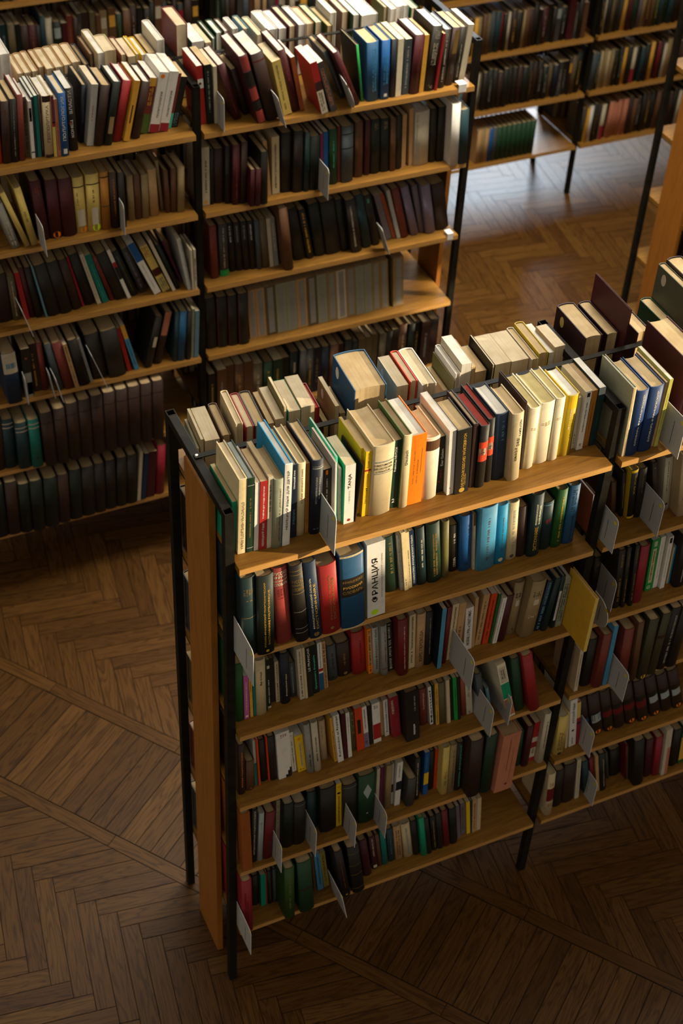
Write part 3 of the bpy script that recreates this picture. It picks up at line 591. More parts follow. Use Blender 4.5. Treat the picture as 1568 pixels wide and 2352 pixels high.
N0f|9393,532,173,1824,1125,-12,0|white pt|b .9 .97 black .3 .8;m .3 .85 .4 .65 dgrey;m .05 .12 .3 .7 black|white paperback with small black tag at top, near bookcase\'s top shelf
N0f|9619,594,151,1737,1147,-7,0|ochre pb|m .3 .8 .4 .65 brown|thin ochre-yellow paperback, near bookcase\'s top shelf
N0f|9776,556,185,1806,1249,-7,0|dteal pw|b .88 1 pale;m .3 .6 .4 .6 teal|dark teal book with pale blue-grey top, near bookcase\'s top shelf
N0f|10318,-83,91,2138,1398,-23,0|cream sw|c greyg;m .1 .75 .4 .6 tan|cream-spined tall book with grey-green cover, near bookcase\'s top shelf
N0f|10416,-82,330,2020,1262,-14,0|blue2 ht|t"СЛОВАРЬ ФРАНЦУЗСКИЙ" .15 .93 .55 .2 ivory u|navy dictionary with white lettering, first of two, near bookcase\'s top shelf
N0f|10785,-70,386,2020,1262,-12,0|blue2 ht|t"СЛОВАРЬ ФРАНЦУЗСКИЙ" .15 .93 .55 .2 ivory u|navy dictionary with white lettering, second of two, near bookcase\'s top shelf
N0f|11204,-30,60,1995,1317,2,0|tan pc||thin tan paperback, near bookcase\'s top shelf
N0f|11270,-64,100,2087,1413,2,0|lime pw|m .2 .8 .4 .7 olive|thin yellow-green book, near bookcase\'s top shelf
N0f|11817,-40,600,2376,1900,0,0|maroon ht||big maroon volume showing its whole cover beside the navy dictionaries, near bookcase\'s top shelf
N1f|299,-278,350,2630,1741,-14,0|dteal ht|m .78 .87 .15 .85 dgold;b .5 .506 dgold;m .7 .74 .3 .8 dgold|dark teal hardback with faint gold lines, near bookcase\'s second shelf
N1f|655,-355,415,2630,1748,-14,0|bgreen ht|t"РУССКО-ФРАНЦУЗСКИЙ ПОЛИТЕХНИЧЕСКИЙ" .1 .92 .42 .14 gold u;t"DICTIONNAIRE POLYTECHNIQUE" .12 .82 .68 .14 gold u;o .045 .55 .1 gold|black-green dictionary with two columns of gold lettering, near bookcase\'s second shelf
N1f|1219,-185,372,2566,1694,-42,0|rose ht|t"РУССКО" .91 .95 .5 .15 ivory h;t"ФРАН" .865 .9 .5 .15 ivory h;t"ЦУЗСКИЙ" .82 .855 .5 .15 ivory h;t"СЛОВАРЬ" .775 .81 .5 .15 ivory h;m .6 .74 .25 .75 dred|rose-red dictionary with white lettering at top, near bookcase\'s second shelf
N1f|1666,-315,322,2630,1771,-57,0|black ht|b .93 .937 dgold;b .88 .887 dgold;t"РУССКО" .78 .82 .5 .15 dgold h;t"ФРАНЦУЗ" .73 .77 .5 .15 dgold h;t"СЛОВАРЬ" .68 .72 .5 .15 dgold h;b .64 .646 dgold;b .4 .406 grey;b .18 .186 grey;b .12 .126 grey|black hardback with gold bands and lettering, near bookcase\'s second shelf
N1f|2008,-333,310,2630,1799,-60,0|navy ht|t"ФРАНЦУЗСКО-РУССКИЙ СЛОВАРЬ" .13 .8 .35 .2 ivory u;t"DICTIONNAIRE" .12 .72 .65 .2 gold u;o .055 .5 .22 dgold|navy dictionary with cream lettering and round emblem, near bookcase\'s second shelf
N1f|2336,-327,470,2372,1566,-58,0|red ht|t"РУССКИЙ СЛОВАРЬ" .2 .85 .5 .13 dgold u;t"DICTIONNAIRE" .2 .8 .7 .13 dgold u;o .08 .5 .1 dgold|red dictionary with faint gold lettering, near bookcase\'s second shelf
N1f|2829,-369,595,2513,1659,-45,0|denim ht|b .45 .7 black;t"ФРАНЦУЗСКО" .63 .67 .5 .13 dgold h;t"РУССКИЙ" .56 .6 .5 .13 gold h;t"СЛОВАРЬ" .49 .53 .5 .13 dgold h;b .975 1 parch;b 0 .015 parch|thick worn blue hardback with a black title panel, near bookcase\'s second shelf
N1f|3548,-260,468,2519,1663,-39,0|white pw|t"ФРАНЦИЯ" .2 .8 .45 .42 black u;t"ЛИНГВОСТРАНОВЕДЧЕСКИЙ СЛОВАРЬ" .24 .84 .82 .1 grey u;o .06 .42 .2 neon|wide white dictionary with large black title and green dot, near bookcase\'s second shelf
N1f|4340,385,362,1951,1288,-74,0|dgreen ht|m .3 .9 .4 .65 dgold|dark green hardback with gilt lettering, near bookcase\'s second shelf
N1f|5049,314,119,1976,1304,-75,0|navy pc|t"ГРАММАТИКА ФРАНЦУЗСКОГО ЯЗЫКА" .05 .93 .5 .5 white u|thin navy book filled with white lettering, near bookcase\'s second shelf
N1f|5192,311,247,2022,1334,-70,0|dteal ht|m .3 .8 .45 .7 bone|dark teal hardback with off-white lettering, near bookcase\'s second shelf
N1f|5467,282,361,2071,1367,-69,0|dgreen ht|m .1 .85 .35 .75 dgold|dark green hardback with a wide gold lettered panel, near bookcase\'s second shelf
N1f|5870,310,178,1971,1301,-53,0|olive hc||olive hardback, near bookcase\'s second shelf
N1f|6143,437,231,1638,1081,-56,0|black ht|t"СЛОВАРЬ" .1 .3 .5 .3 bone u;m .6 .85 .35 .65 bone|black hardback with off-white lettering, near bookcase\'s second shelf
N1f|6381,353,326,1939,1280,-56,0|cobalt ht|m .2 .85 .6 .85 navy;o .12 .5 .15 navy|blue hardback with navy lettering, near bookcase\'s second shelf
N1f|6779,197,489,2169,1432,-37,0|lblue hw|m .15 .85 .45 .6 brown|wide light blue hardback, near bookcase\'s second shelf
N1f|7306,258,324,2042,1348,-45,0|azure hw|m .2 .8 .5 .65 brown;o .07 .5 .2 parch|azure blue hardback with small round emblem, near bookcase\'s second shelf
N1f|7665,282,293,1995,1317,-48,0|cream hc|m .1 .9 .4 .7 grey;o .06 .5 .2 dgrey|cream hardback with small dark emblem, near bookcase\'s second shelf
N1f|7974,271,244,1766,1165,-51,0|dbrown ht||dark brown hardback, near bookcase\'s second shelf
N1f|8226,174,332,2149,1418,-35,0|dteal ht|t"DICTIONNAIRE" .1 .48 .5 .3 gold u;t"ФРАНЦУЗСКО-РУССКИЙ" .52 .85 .4 .2 ivory u;t"RUSSE-FRANÇAIS" .52 .82 .7 .2 ivory u|dark teal dictionary with gold and white lettering, near bookcase\'s second shelf
N1f|8641,288,315,1664,1098,-38,0|dteal ht|b .93 .95 steel;m .55 .65 .3 .8 red|short dark teal hardback with a red mark, near bookcase\'s second shelf
N1f|8962,246,298,1994,1316,-26,0|green ht|m .1 .9 .45 .7 gold|green hardback with gold lettering, near bookcase\'s second shelf
N1f|9305,251,324,2018,1332,-25,0|denim ht|m .55 .95 .3 .7 dnavy;m .05 .5 .45 .65 black|steel-blue hardback with dark lettering, near bookcase\'s second shelf
N1f|11265,582,108,1617,1067,-78,0|black ht|t"ЭНЦИКЛОПЕДИЯ" .2 .75 .5 .22 gold u|thin black hardback with gold lettering, near bookcase\'s second shelf
N1f|11379,430,209,1767,1166,-62,0|black ht|c yellow;b .94 .99 yellow;b .01 .05 yellow;t"XVII XVIII" .5 .88 .55 .24 gold u|black book with bright yellow cover edges, near bookcase\'s second shelf
N1f|11596,407,243,1753,1157,-60,0|black ht|m .5 .9 .4 .55 dgold|black hardback with gilt lettering, near bookcase\'s second shelf
N1f|12176,360,159,1931,1275,-134,0|dbrown ht|m .8 .93 .15 .85 dgold|dark brown hardback with gilt lettering at top, near bookcase\'s second shelf
N1f|12427,370,242,1942,1282,-87,0|bone ht|m .3 .93 .3 .44 dgrey;m .3 .9 .55 .68 grey;o .12 .45 .16 dbrown|wide off-white hardback with grey lettering, near bookcase\'s second shelf
N1f|12678,9,272,2268,1497,-87,0|beige hc|m .25 .4 .3 .7 dbrown|broad beige book at the frame\'s right edge, near bookcase\'s second shelf
N2f|320,238,215,2157,1424,-10,0|green ht||green hardback, near bookcase\'s third shelf
N2f|875,220,262,2077,1371,-17,0|parch hc|t"Magie du français" .55 .8 .5 .3 brown u|cream hardback with brown script title, near bookcase\'s third shelf
N2f|1601,330,241,1922,1268,-28,0|dnavy ht|t"ФРАНЦУЗСКИЙ ЯЗЫК" .15 .6 .55 .2 ivory u|navy hardback with white lettering on its lower half, near bookcase\'s third shelf
N2f|2089,268,136,1963,1296,-47,0|bone pc|m .05 .5 .3 .7 black;t"Parlez français" .52 .95 .5 .3 dgrey u|off-white paperback with black lettering, near bookcase\'s third shelf
N2f|2310,267,147,1940,1280,-49,0|black pt|t"LE FRANÇAIS" .52 .97 .6 .45 white u|black book titled in large white capitals, near bookcase\'s third shelf
N2f|2487,320,167,1885,1244,-56,0|bgreen pt|t"Grammaire française" .08 .8 .5 .4 mint u|black-green grammar with tall pale lettering, near bookcase\'s third shelf
N2f|3026,589,253,1365,901,-59,0|slate ht|m .3 .8 .4 .7 black;o .08 .4 .14 black|slate-grey hardback with black lettering, near bookcase\'s third shelf
N2f|3309,620,379,1311,900,-63,0|dbrown ht|m .3 .7 .4 .6 dgold;o .08 .5 .14 dgold|wide dark brown hardback, near bookcase\'s third shelf
N2f|3697,540,371,1633,1077,-55,0|red ht|m .2 .8 .5 .7 dred|wide plain red hardback, near bookcase\'s third shelf
N2f|4075,394,116,1758,1160,-54,0|orange pt|b .2 .95 tan .2 .9;m .02 .98 .2 .8 black|orange paperback with tan band, near bookcase\'s third shelf
N2f|4198,354,174,1806,1192,-54,0|lgrey ht|t"УЧЕБНИК ФРАНЦУЗСКОГО ЯЗЫКА" .1 .97 .5 .4 black u|pale grey textbook with heavy black lettering, near bookcase\'s third shelf
N2f|4379,229,167,1924,1270,-54,0|grey ht|m .25 .9 .5 .75 dred;b .12 .13 dred|grey hardback with dark red lettering, near bookcase\'s third shelf
N2f|4585,289,169,1900,1254,-63,0|black pt|m .02 .98 .2 .8 bone|black paperback with off-white lettering, near bookcase\'s third shelf
N2f|4761,50,270,2170,1432,-50,0|dred ht|m .1 .9 .55 .68 ivory|dark red hardback with thin white lettering, near bookcase\'s third shelf
N2f|5109,162,178,2063,1361,-39,0|parch pc|m .1 .35 .3 .7 dgrey;t"Теоретическая грамматика" .36 .97 .5 .4 dgrey u|cream paperback with dark grey lettering left of tan hardback, near bookcase\'s third shelf
N2f|5294,128,240,2072,1367,-34,0|tan hc|t"КУРС ПЕРЕВОДА" .12 .7 .5 .4 black u|tan book with bold black lettering, near bookcase\'s third shelf
N2f|5547,129,214,2061,1360,-36,0|black ht|m .2 .9 .5 .65 silver|black hardback with silver lettering, near bookcase\'s third shelf
N2f|5796,-118,119,2271,1499,-14,0|lblue pc|c dnavy;m .02 .98 .2 .8 steel|thin light blue spine with dark navy cover, near bookcase\'s third shelf
N2f|5996,4,119,2133,1408,-10,0|dred ht||dark red hardback, near bookcase\'s third shelf
N2f|6159,55,184,2097,1384,-4,0|parch pc|m .05 .4 .3 .7 dgrey;t"Теоретическая грамматика" .4 .95 .5 .36 dgrey u|cream paperback with dark grey lettering left of tan paperback, near bookcase\'s third shelf
N2f|6356,33,185,2083,1374,-6,0|tan pc|m .3 .6 .3 .7 dbrown|tan paperback with dark brown lettering, near bookcase\'s third shelf
N2f|6732,176,233,1649,1088,-36,0|white pc|t"ARSENE LUPIN et FANTOMAS" .1 .93 .5 .4 black u|white book with condensed black capitals, near bookcase\'s third shelf
N2f|7094,225,178,1906,1258,18,0|tan pc|m .1 .9 .3 .7 brown|tan paperback with brown lettering, near bookcase\'s third shelf
N2f|7298,184,174,1893,1250,19,0|vermil pc|m .1 .9 .3 .7 dred|orange-red book, near bookcase\'s third shelf
N2f|7718,134,222,1720,1135,28,0|maroon ht||maroon hardback, near bookcase\'s third shelf
N2f|8054,270,291,1965,1297,10,0|khaki ht|m .7 .82 .2 .8 black;b .55 .66 bone .35 .75;m .08 .14 .4 .6 black|khaki hardback with black lettering, near bookcase\'s third shelf
N2f|8351,29,414,2061,1360,32,0|khaki ht|m .72 .84 .2 .8 black;b .58 .68 bone .35 .75;m .35 .42 .2 .8 bone|broad khaki hardback with small crest, near bookcase\'s third shelf
N2f|8827,96,173,1843,1217,48,0|navy ht|m .02 .98 .2 .8 steel|navy hardback with steel-blue lettering, near bookcase\'s third shelf
N2f|9007,23,179,1941,1281,48,0|dteal ht||dark teal hardback, near bookcase\'s third shelf
N2f|9445,11,170,1823,1203,9,0|sage pc|m .1 .9 .1 .9 dteal|grey-green paperback with dark teal lettering, near bookcase\'s third shelf
N2f|11015,735,240,1435,947,-53,0|black ht|m .75 .9 .3 .8 dgold|black book with gilt ornament by the middle post, near bookcase\'s third shelf
N2f|11273,19,214,2297,1516,-58,0|black ht|m .1 .55 .3 .7 dgold;m .7 .95 .3 .7 dgold|black gilt-lettered volume, first of three, near bookcase\'s third shelf
N2f|11494,-35,129,2364,1560,-58,0|black ht|m .1 .55 .3 .7 dgold;m .7 .95 .3 .7 dgold|black gilt-lettered volume, second of three, near bookcase\'s third shelf
N2f|11718,-74,129,2407,1589,-58,0|black ht|m .1 .55 .3 .7 dgold;m .7 .95 .3 .7 dgold|black gilt-lettered volume, third of three, near bookcase\'s third shelf
N2f|11884,-15,278,2227,1470,-44,0|crimson ht||crimson hardback, near bookcase\'s third shelf
N2f|12447,235,239,2019,1333,-45,0|kelly pw|b .15 .82 parch .25 .75;m .2 .78 .35 .65 black;b .86 .96 bone .3 .7;t"G" .04 .1 .4 .4 white h|green book with long cream label, near bookcase\'s third shelf
N2f|12723,263,147,1998,1319,-40,0|white pw|m .2 .85 .4 .6 grey|white grammar right of the green one, near bookcase\'s third shelf
N2f|13293,72,384,2009,1326,-36,0|black ht|m .1 .6 .4 .5 white|broad black book at the frame\'s right edge, near bookcase\'s third shelf
N3f|348,143,189,2071,1367,-6,0|dbrown ht|t"МАЛАЯ ЭНЦИКЛОПЕДИЯ" .15 .85 .55 .22 orange u|dark brown book with orange lettering, near bookcase\'s fourth shelf
N3f|571,194,233,1220,900,-1,0|brown ht|o .07 .6 .1 dgold|short brown hardback, near bookcase\'s fourth shelf
N3f|1060,317,182,1781,1175,-35,0|black ht||black hardback right of thin orange-red booklet, near bookcase\'s fourth shelf
N3f|1299,255,206,1872,1235,-37,0|black ht|m .1 .9 .2 .8 dbrown|black hardback with dark brown lettering, near bookcase\'s fourth shelf
N3f|1517,175,370,1957,1291,-38,0|white pw|m .88 .97 .3 .8 rose;b 0 .06 black .55 1;b .06 .14 black .72 1;b .14 .2 black .86 1|white book with a torn black lower corner, near bookcase\'s fourth shelf
N3f|2088,203,229,1583,1045,-58,0|yellow pw|b .12 .8 parch .42 .7;m .15 .78 .48 .62 black;o .9 .5 .2 orange;m .03 .1 .2 .8 brown|yellow book with long framed label, near bookcase\'s fourth shelf
N3f|2327,86,164,2107,1391,-57,0|grey ht|t"ФРАНЦУЗСКИЙ ЯЗЫК" .5 .97 .5 .36 bone u;m .08 .4 .35 .65 black|grey hardback with white and black lettering, near bookcase\'s fourth shelf
N3f|2513,64,180,2124,1402,-55,0|bone hc|m .2 .75 .35 .65 black|off-white hardback with black lettering, near bookcase\'s fourth shelf
N3f|2825,363,181,1698,1121,-52,0|beige hc|m .55 .9 .3 .5 brown|plain beige hardback, near bookcase\'s fourth shelf
N3f|3208,94,164,2071,1367,-69,0|white pw|t"Rondondon et Riquiqui" .12 .98 .5 .46 black u|white book with bold rounded black title, near bookcase\'s fourth shelf
N3f|3844,245,212,1846,1218,-60,0|vermil pc|b .4 .73 black .25 .72|orange-red book with long black window, near bookcase\'s fourth shelf
N3f|4373,312,225,1733,1144,-59,0|white pw|b .1 .48 red;m .85 .95 .2 .8 dgrey|white book with broad red band, near bookcase\'s fourth shelf
N3f|4936,286,251,1787,1179,-77,0|crimson pc|m .6 .95 .1 .5 bone;m .1 .5 .5 .9 rose|crimson book with pale flowers, near bookcase\'s fourth shelf
N3f|5227,6,391,2134,1408,-61,0|black sb|m .1 .35 .5 .7 white;m .6 .95 .6 .75 silver|broad black box-like book jutting forward, near bookcase\'s fourth shelf
N3f|5828,405,226,1598,1055,-67,0|brick ht|t"Le premier jour" .45 .9 .5 .3 bone u|brick-red hardback with off-white lettering, near bookcase\'s fourth shelf
N3f|6344,239,196,1834,1211,-69,0|khakid ht||dark khaki hardback, near bookcase\'s fourth shelf
N3f|7576,157,190,1824,1204,-118,0|slate ht||slate-grey hardback, near bookcase\'s fourth shelf
N3f|8199,-288,253,2536,1674,-149,0|ivory pc|b .66 .94 bone .1 .9;m .72 .9 .25 .75 black;b .36 .64 emerald;b .03 .34 salmon;o .14 .5 .14 black|box-like white book with green and pink panels, near bookcase\'s fourth shelf
N3f|8540,-154,266,2414,1593,-116,0|dgreen2 ht||dark green hardback, near bookcase\'s fourth shelf
N3f|8907,-318,307,2630,1757,-137,0|red2 ht||wide dull red hardback at the bay\'s end, near bookcase\'s fourth shelf
N3f|10714,-67,301,1993,1315,-17,0|black ht||black hardback right of thin off-white paperback, near bookcase\'s fourth shelf
N3f|11021,-251,279,2241,1479,-17,0|brick ht||brick-red hardback left of thin pale blue book, near bookcase\'s fourth shelf
N3f|11307,-288,132,2494,1646,-17,0|lblue pc|m .05 .95 .3 .6 steel|thin pale blue book, near bookcase\'s fourth shelf
N3f|11756,-309,335,2254,1488,-38,0|brick ht||brick-red hardback right of thin pale blue book, near bookcase\'s fourth shelf
N3f|12168,-410,195,2493,1645,-53,0|brown ht||brown hardback, near bookcase\'s fourth shelf
N3f|12370,-456,312,2514,1659,-22,0|olived ht|o .04 .5 .25 amber|olive hardback with orange sticker at its foot, near bookcase\'s fourth shelf
N3f|12735,-405,289,2526,1667,0,0|olived ht|b .6 .65 dbrown|dark olive hardback with dark brown band, near bookcase\'s fourth shelf
N3f|13087,-344,318,2562,1691,-1,0|black ht|m .1 .9 .4 .7 silver|black hardback with silver lettering, near bookcase\'s fourth shelf
N3f|13411,-373,344,2495,1647,-1,0|black ht||black hardback right of black hardback, near bookcase\'s fourth shelf
N4f|329,-249,269,2630,1791,-20,0|sienna st||wide orange-brown book beside the corner post, near bookcase\'s fifth shelf
N4f|623,-66,168,2397,1582,5,0|black ht|t"ЛИТЕРАТУРНАЯ ЭНЦИКЛОПЕДИЯ" .15 .97 .5 .3 bone u|black hardback with off-white lettering right of orange-brown hardback, near bookcase\'s fifth shelf
N4f|812,-91,147,2164,1428,8,0|palet hc|m .3 .85 .3 .7 grey|pale grey-teal hardback, near bookcase\'s fifth shelf
N4f|968,-83,277,2091,1380,19,0|dred ht||dark red hardback right of the pale grey-teal one, near bookcase\'s fifth shelf
N4f|1626,41,300,2007,1325,-5,0|bgreen hc||black-green hardback, near bookcase\'s fifth shelf
N4f|1931,29,342,1919,1267,-5,0|black hc|b .93 .935 grey|black hardback with grey band, near bookcase\'s fifth shelf
N4f|2498,333,297,1761,1162,-28,0|bteal ht||blue-teal hardback, near bookcase\'s fifth shelf
N4f|2800,103,478,2019,1332,-26,0|black ht|b .85 .855 dbrown;b .3 .305 dbrown|broad black hardback left of the yellow spine, near bookcase\'s fifth shelf
N4f|3290,115,164,1984,1309,-28,0|yellow pw|t"СОВРЕМЕННЫЙ ФРАНЦУЗСКИЙ" .05 .72 .5 .45 black u;o .78 .5 .3 black;m .84 .97 .2 .8 brown|narrow yellow spine with black lettering, near bookcase\'s fifth shelf
N4f|3461,27,430,1952,1288,-28,0|black ht|b .93 .936 grey|thick black hardback with grey band, near bookcase\'s fifth shelf
N4f|3912,-30,500,2212,1460,-29,0|dgreen2 ht|D .66 .5 .26 .24 palet;o .2 .5 .06 palet|dark green hardback with a pale diamond label, near bookcase\'s fifth shelf
N4f|4821,145,185,2013,1328,-21,0|khaki hc||khaki hardback, near bookcase\'s fifth shelf
N4f|5120,119,169,1997,1318,-13,0|white pc|b .36 .56 dnavy;m .65 .95 .3 .7 grey|white book with navy band, near bookcase\'s fifth shelf
N4f|5416,-11,267,1264,900,-10,0|dgrey ht||short dark grey hardback, near bookcase\'s fifth shelf
N4f|6529,-31,214,2207,1456,-31,0|straw hc|m .15 .5 .3 .8 olive|straw-coloured paperback with olive lettering, near bookcase\'s fifth shelf
N4f|6750,-53,200,2248,1484,-31,0|khaki hc|m .1 .9 .4 .7 dgrey|khaki hardback with dark grey lettering, near bookcase\'s fifth shelf
N4f|6971,-47,225,2245,1482,-35,0|black ht|t"СЛОВАРЬ ФРАНЦУЗСКИЙ" .08 .95 .5 .3 mint u|black hardback with mint green lettering, near bookcase\'s fifth shelf
N4f|7202,-411,396,2630,1870,-35,0|dbrown ht||wide dark brown hardback jutting past the shelf, near bookcase\'s fifth shelf
N4f|7617,-413,359,2630,1800,-18,0|dgreen ht||dark green hardback right of dark brown hardback, near bookcase\'s fifth shelf
N4f|7985,-590,573,2577,1701,-2,0|salmon sb|m .35 .95 .45 .52 dred;m .2 .85 .7 .74 dred;o .12 .6 .08 dred|salmon-pink box-like book at the shelf edge, near bookcase\'s fifth shelf
N4f|9222,-47,208,1859,1227,-18,0|maroon ht||maroon hardback, near bookcase\'s fifth shelf
N4f|9704,-115,205,2272,1500,-16,0|bone hc|m .3 .9 .4 .7 dgrey|cream book against the middle post, near bookcase\'s fifth shelf
N4f|10329,-35,314,1792,1183,-30,0|straw hc|m .1 .6 .2 .8 brown;b 0 .05 black .3 .7|straw-yellow book with a damaged foot, near bookcase\'s fifth shelf
N4f|10890,40,232,2285,1508,-79,0|white pc|t"РУССКИЙ ЯЗЫК" .5 .93 .5 .4 dgreen u;o .34 .5 .2 maroon;m .03 .2 .35 .6 dgreen|white book with green lettering and dark emblem, near bookcase\'s fifth shelf
N4f|11530,220,240,2063,1362,-146,0|dbrown ht|b .25 .5 black;b .27 .45 denim .1 .9|dark brown hardback with black band right of crimson paperback, near bookcase\'s fifth shelf
N4f|11788,165,382,2136,1410,-147,0|dbrown ht|b .35 .55 black;b .3 .5 palet .1 .9;o .06 .5 .24 orange|second dark brown hardback from the left, right bay, near bookcase\'s fifth shelf
N4f|12215,144,326,2148,1418,-154,0|dbrown ht|b .5 .62 black;b .36 .5 dred;o .06 .5 .24 orange|third dark brown hardback from the left, right bay, near bookcase\'s fifth shelf
N4f|12577,133,343,2084,1375,-154,0|dbrown ht|b .5 .62 black;b .36 .5 dred|fourth dark brown hardback from the left, right bay, near bookcase\'s fifth shelf
N4f|12982,141,372,2104,1389,-161,0|dbrown ht|b .5 .62 black;b .36 .5 dred;o .06 .5 .24 orange|fifth dark brown hardback from the left, right bay, near bookcase\'s fifth shelf
N4f|13389,78,344,2180,1439,-165,0|dbrown ht|b .5 .62 black;b .34 .5 dred;o .06 .5 .24 orange|sixth dark brown hardback from the left, right bay, near bookcase\'s fifth shelf
N4f|13861,112,350,2152,1420,-184,0|dbrown ht|b .5 .62 black;b .34 .5 palet .1 .9;o .06 .5 .24 orange|seventh dark brown hardback from the left, right bay, near bookcase\'s fifth shelf
N4f|14291,147,360,2025,1336,-188,0|dbrown ht|b .5 .62 black;b .34 .5 palet .1 .9|eighth dark brown hardback from the left, right bay, near bookcase\'s fifth shelf
N5f|292,-332,300,2608,1721,-13,0|crimson ht|m .2 .8 .2 .8 dred|crimson hardback beside the corner post, near bookcase\'s lowest shelf
N5f|1582,-369,300,2546,1680,-18,0|green2 ht|m .2 .9 .35 .65 olive|very thick green hardback, left of a pair, near bookcase\'s lowest shelf
N5f|2063,-354,440,2576,1700,-40,0|dgreen2 ht|b .45 .48 dbrown|very thick green hardback with brown band, near bookcase\'s lowest shelf
N5f|3425,-364,247,2525,1666,-93,0|black ht|m .2 .85 .45 .6 rust;o .05 .5 .15 gold|black book with rusty gilt lettering, near bookcase\'s lowest shelf
N5f|3763,-355,372,2475,1633,-79,0|black ht|b .85 .856 dgold;b .6 .606 dgold;b .4 .406 dgold;b .1 .106 dgold|black hardback with gilt ribs, near bookcase\'s lowest shelf
N5f|4309,46,247,1968,1299,-89,0|maroon ht||maroon hardback left of maroon hardback, near bookcase\'s lowest shelf
N5f|5429,200,232,1809,1194,-73,0|tan hc|m .1 .9 .2 .8 brown|tan book with brown pattern, near bookcase\'s lowest shelf
N5f|5714,180,287,1817,1199,-87,0|parch hc|m .1 .9 .35 .65 steel|broad cream book with blue lettering, near bookcase\'s lowest shelf
N5f|6010,138,212,1865,1231,-87,0|black ht||black hardback left of emerald green book, near bookcase\'s lowest shelf
N5f|7222,62,231,1897,1252,-78,0|bgreen ht||black-green hardback, near bookcase\'s lowest shelf
N5f|10415,-123,253,2144,1415,-48,0|parch hc|b .35 .65 dred;m .68 .8 .2 .8 rust;m .2 .3 .2 .8 rust|cream book with red panel by the middle post, near bookcase\'s lowest shelf
N5f|10811,67,304,1899,1253,-51,0|black ht||black hardback left of thick dark brown hardback, near bookcase\'s lowest shelf
N5f|11160,81,419,2006,1324,-62,0|dbrown ht||thick dark brown hardback, near bookcase\'s lowest shelf
N5f|13122,385,377,1464,966,-110,0|black ht||black hardback right of thin dark grey hardback, near bookcase\'s lowest shelf
N5f|13617,-219,360,2464,1626,-104,0|black ht||black hardback right of thin dark red hardback, near bookcase\'s lowest shelf
N5f|14121,-50,273,2034,1343,-91,0|maroon ht||maroon hardback left of crimson hardback, near bookcase\'s lowest shelf
N5f|14403,-119,250,2058,1358,-80,0|crimson ht||crimson hardback, near bookcase\'s lowest shelf
N5f|14662,-226,218,2395,1580,-72,0|bone pc|b 0 .6 salmon .5 1|white book with pink patch, near bookcase\'s lowest shelf
N5f|15111,-1,296,1923,1269,-66,0|black ht||black hardback right of off-white paperback, near bookcase\'s lowest shelf'''
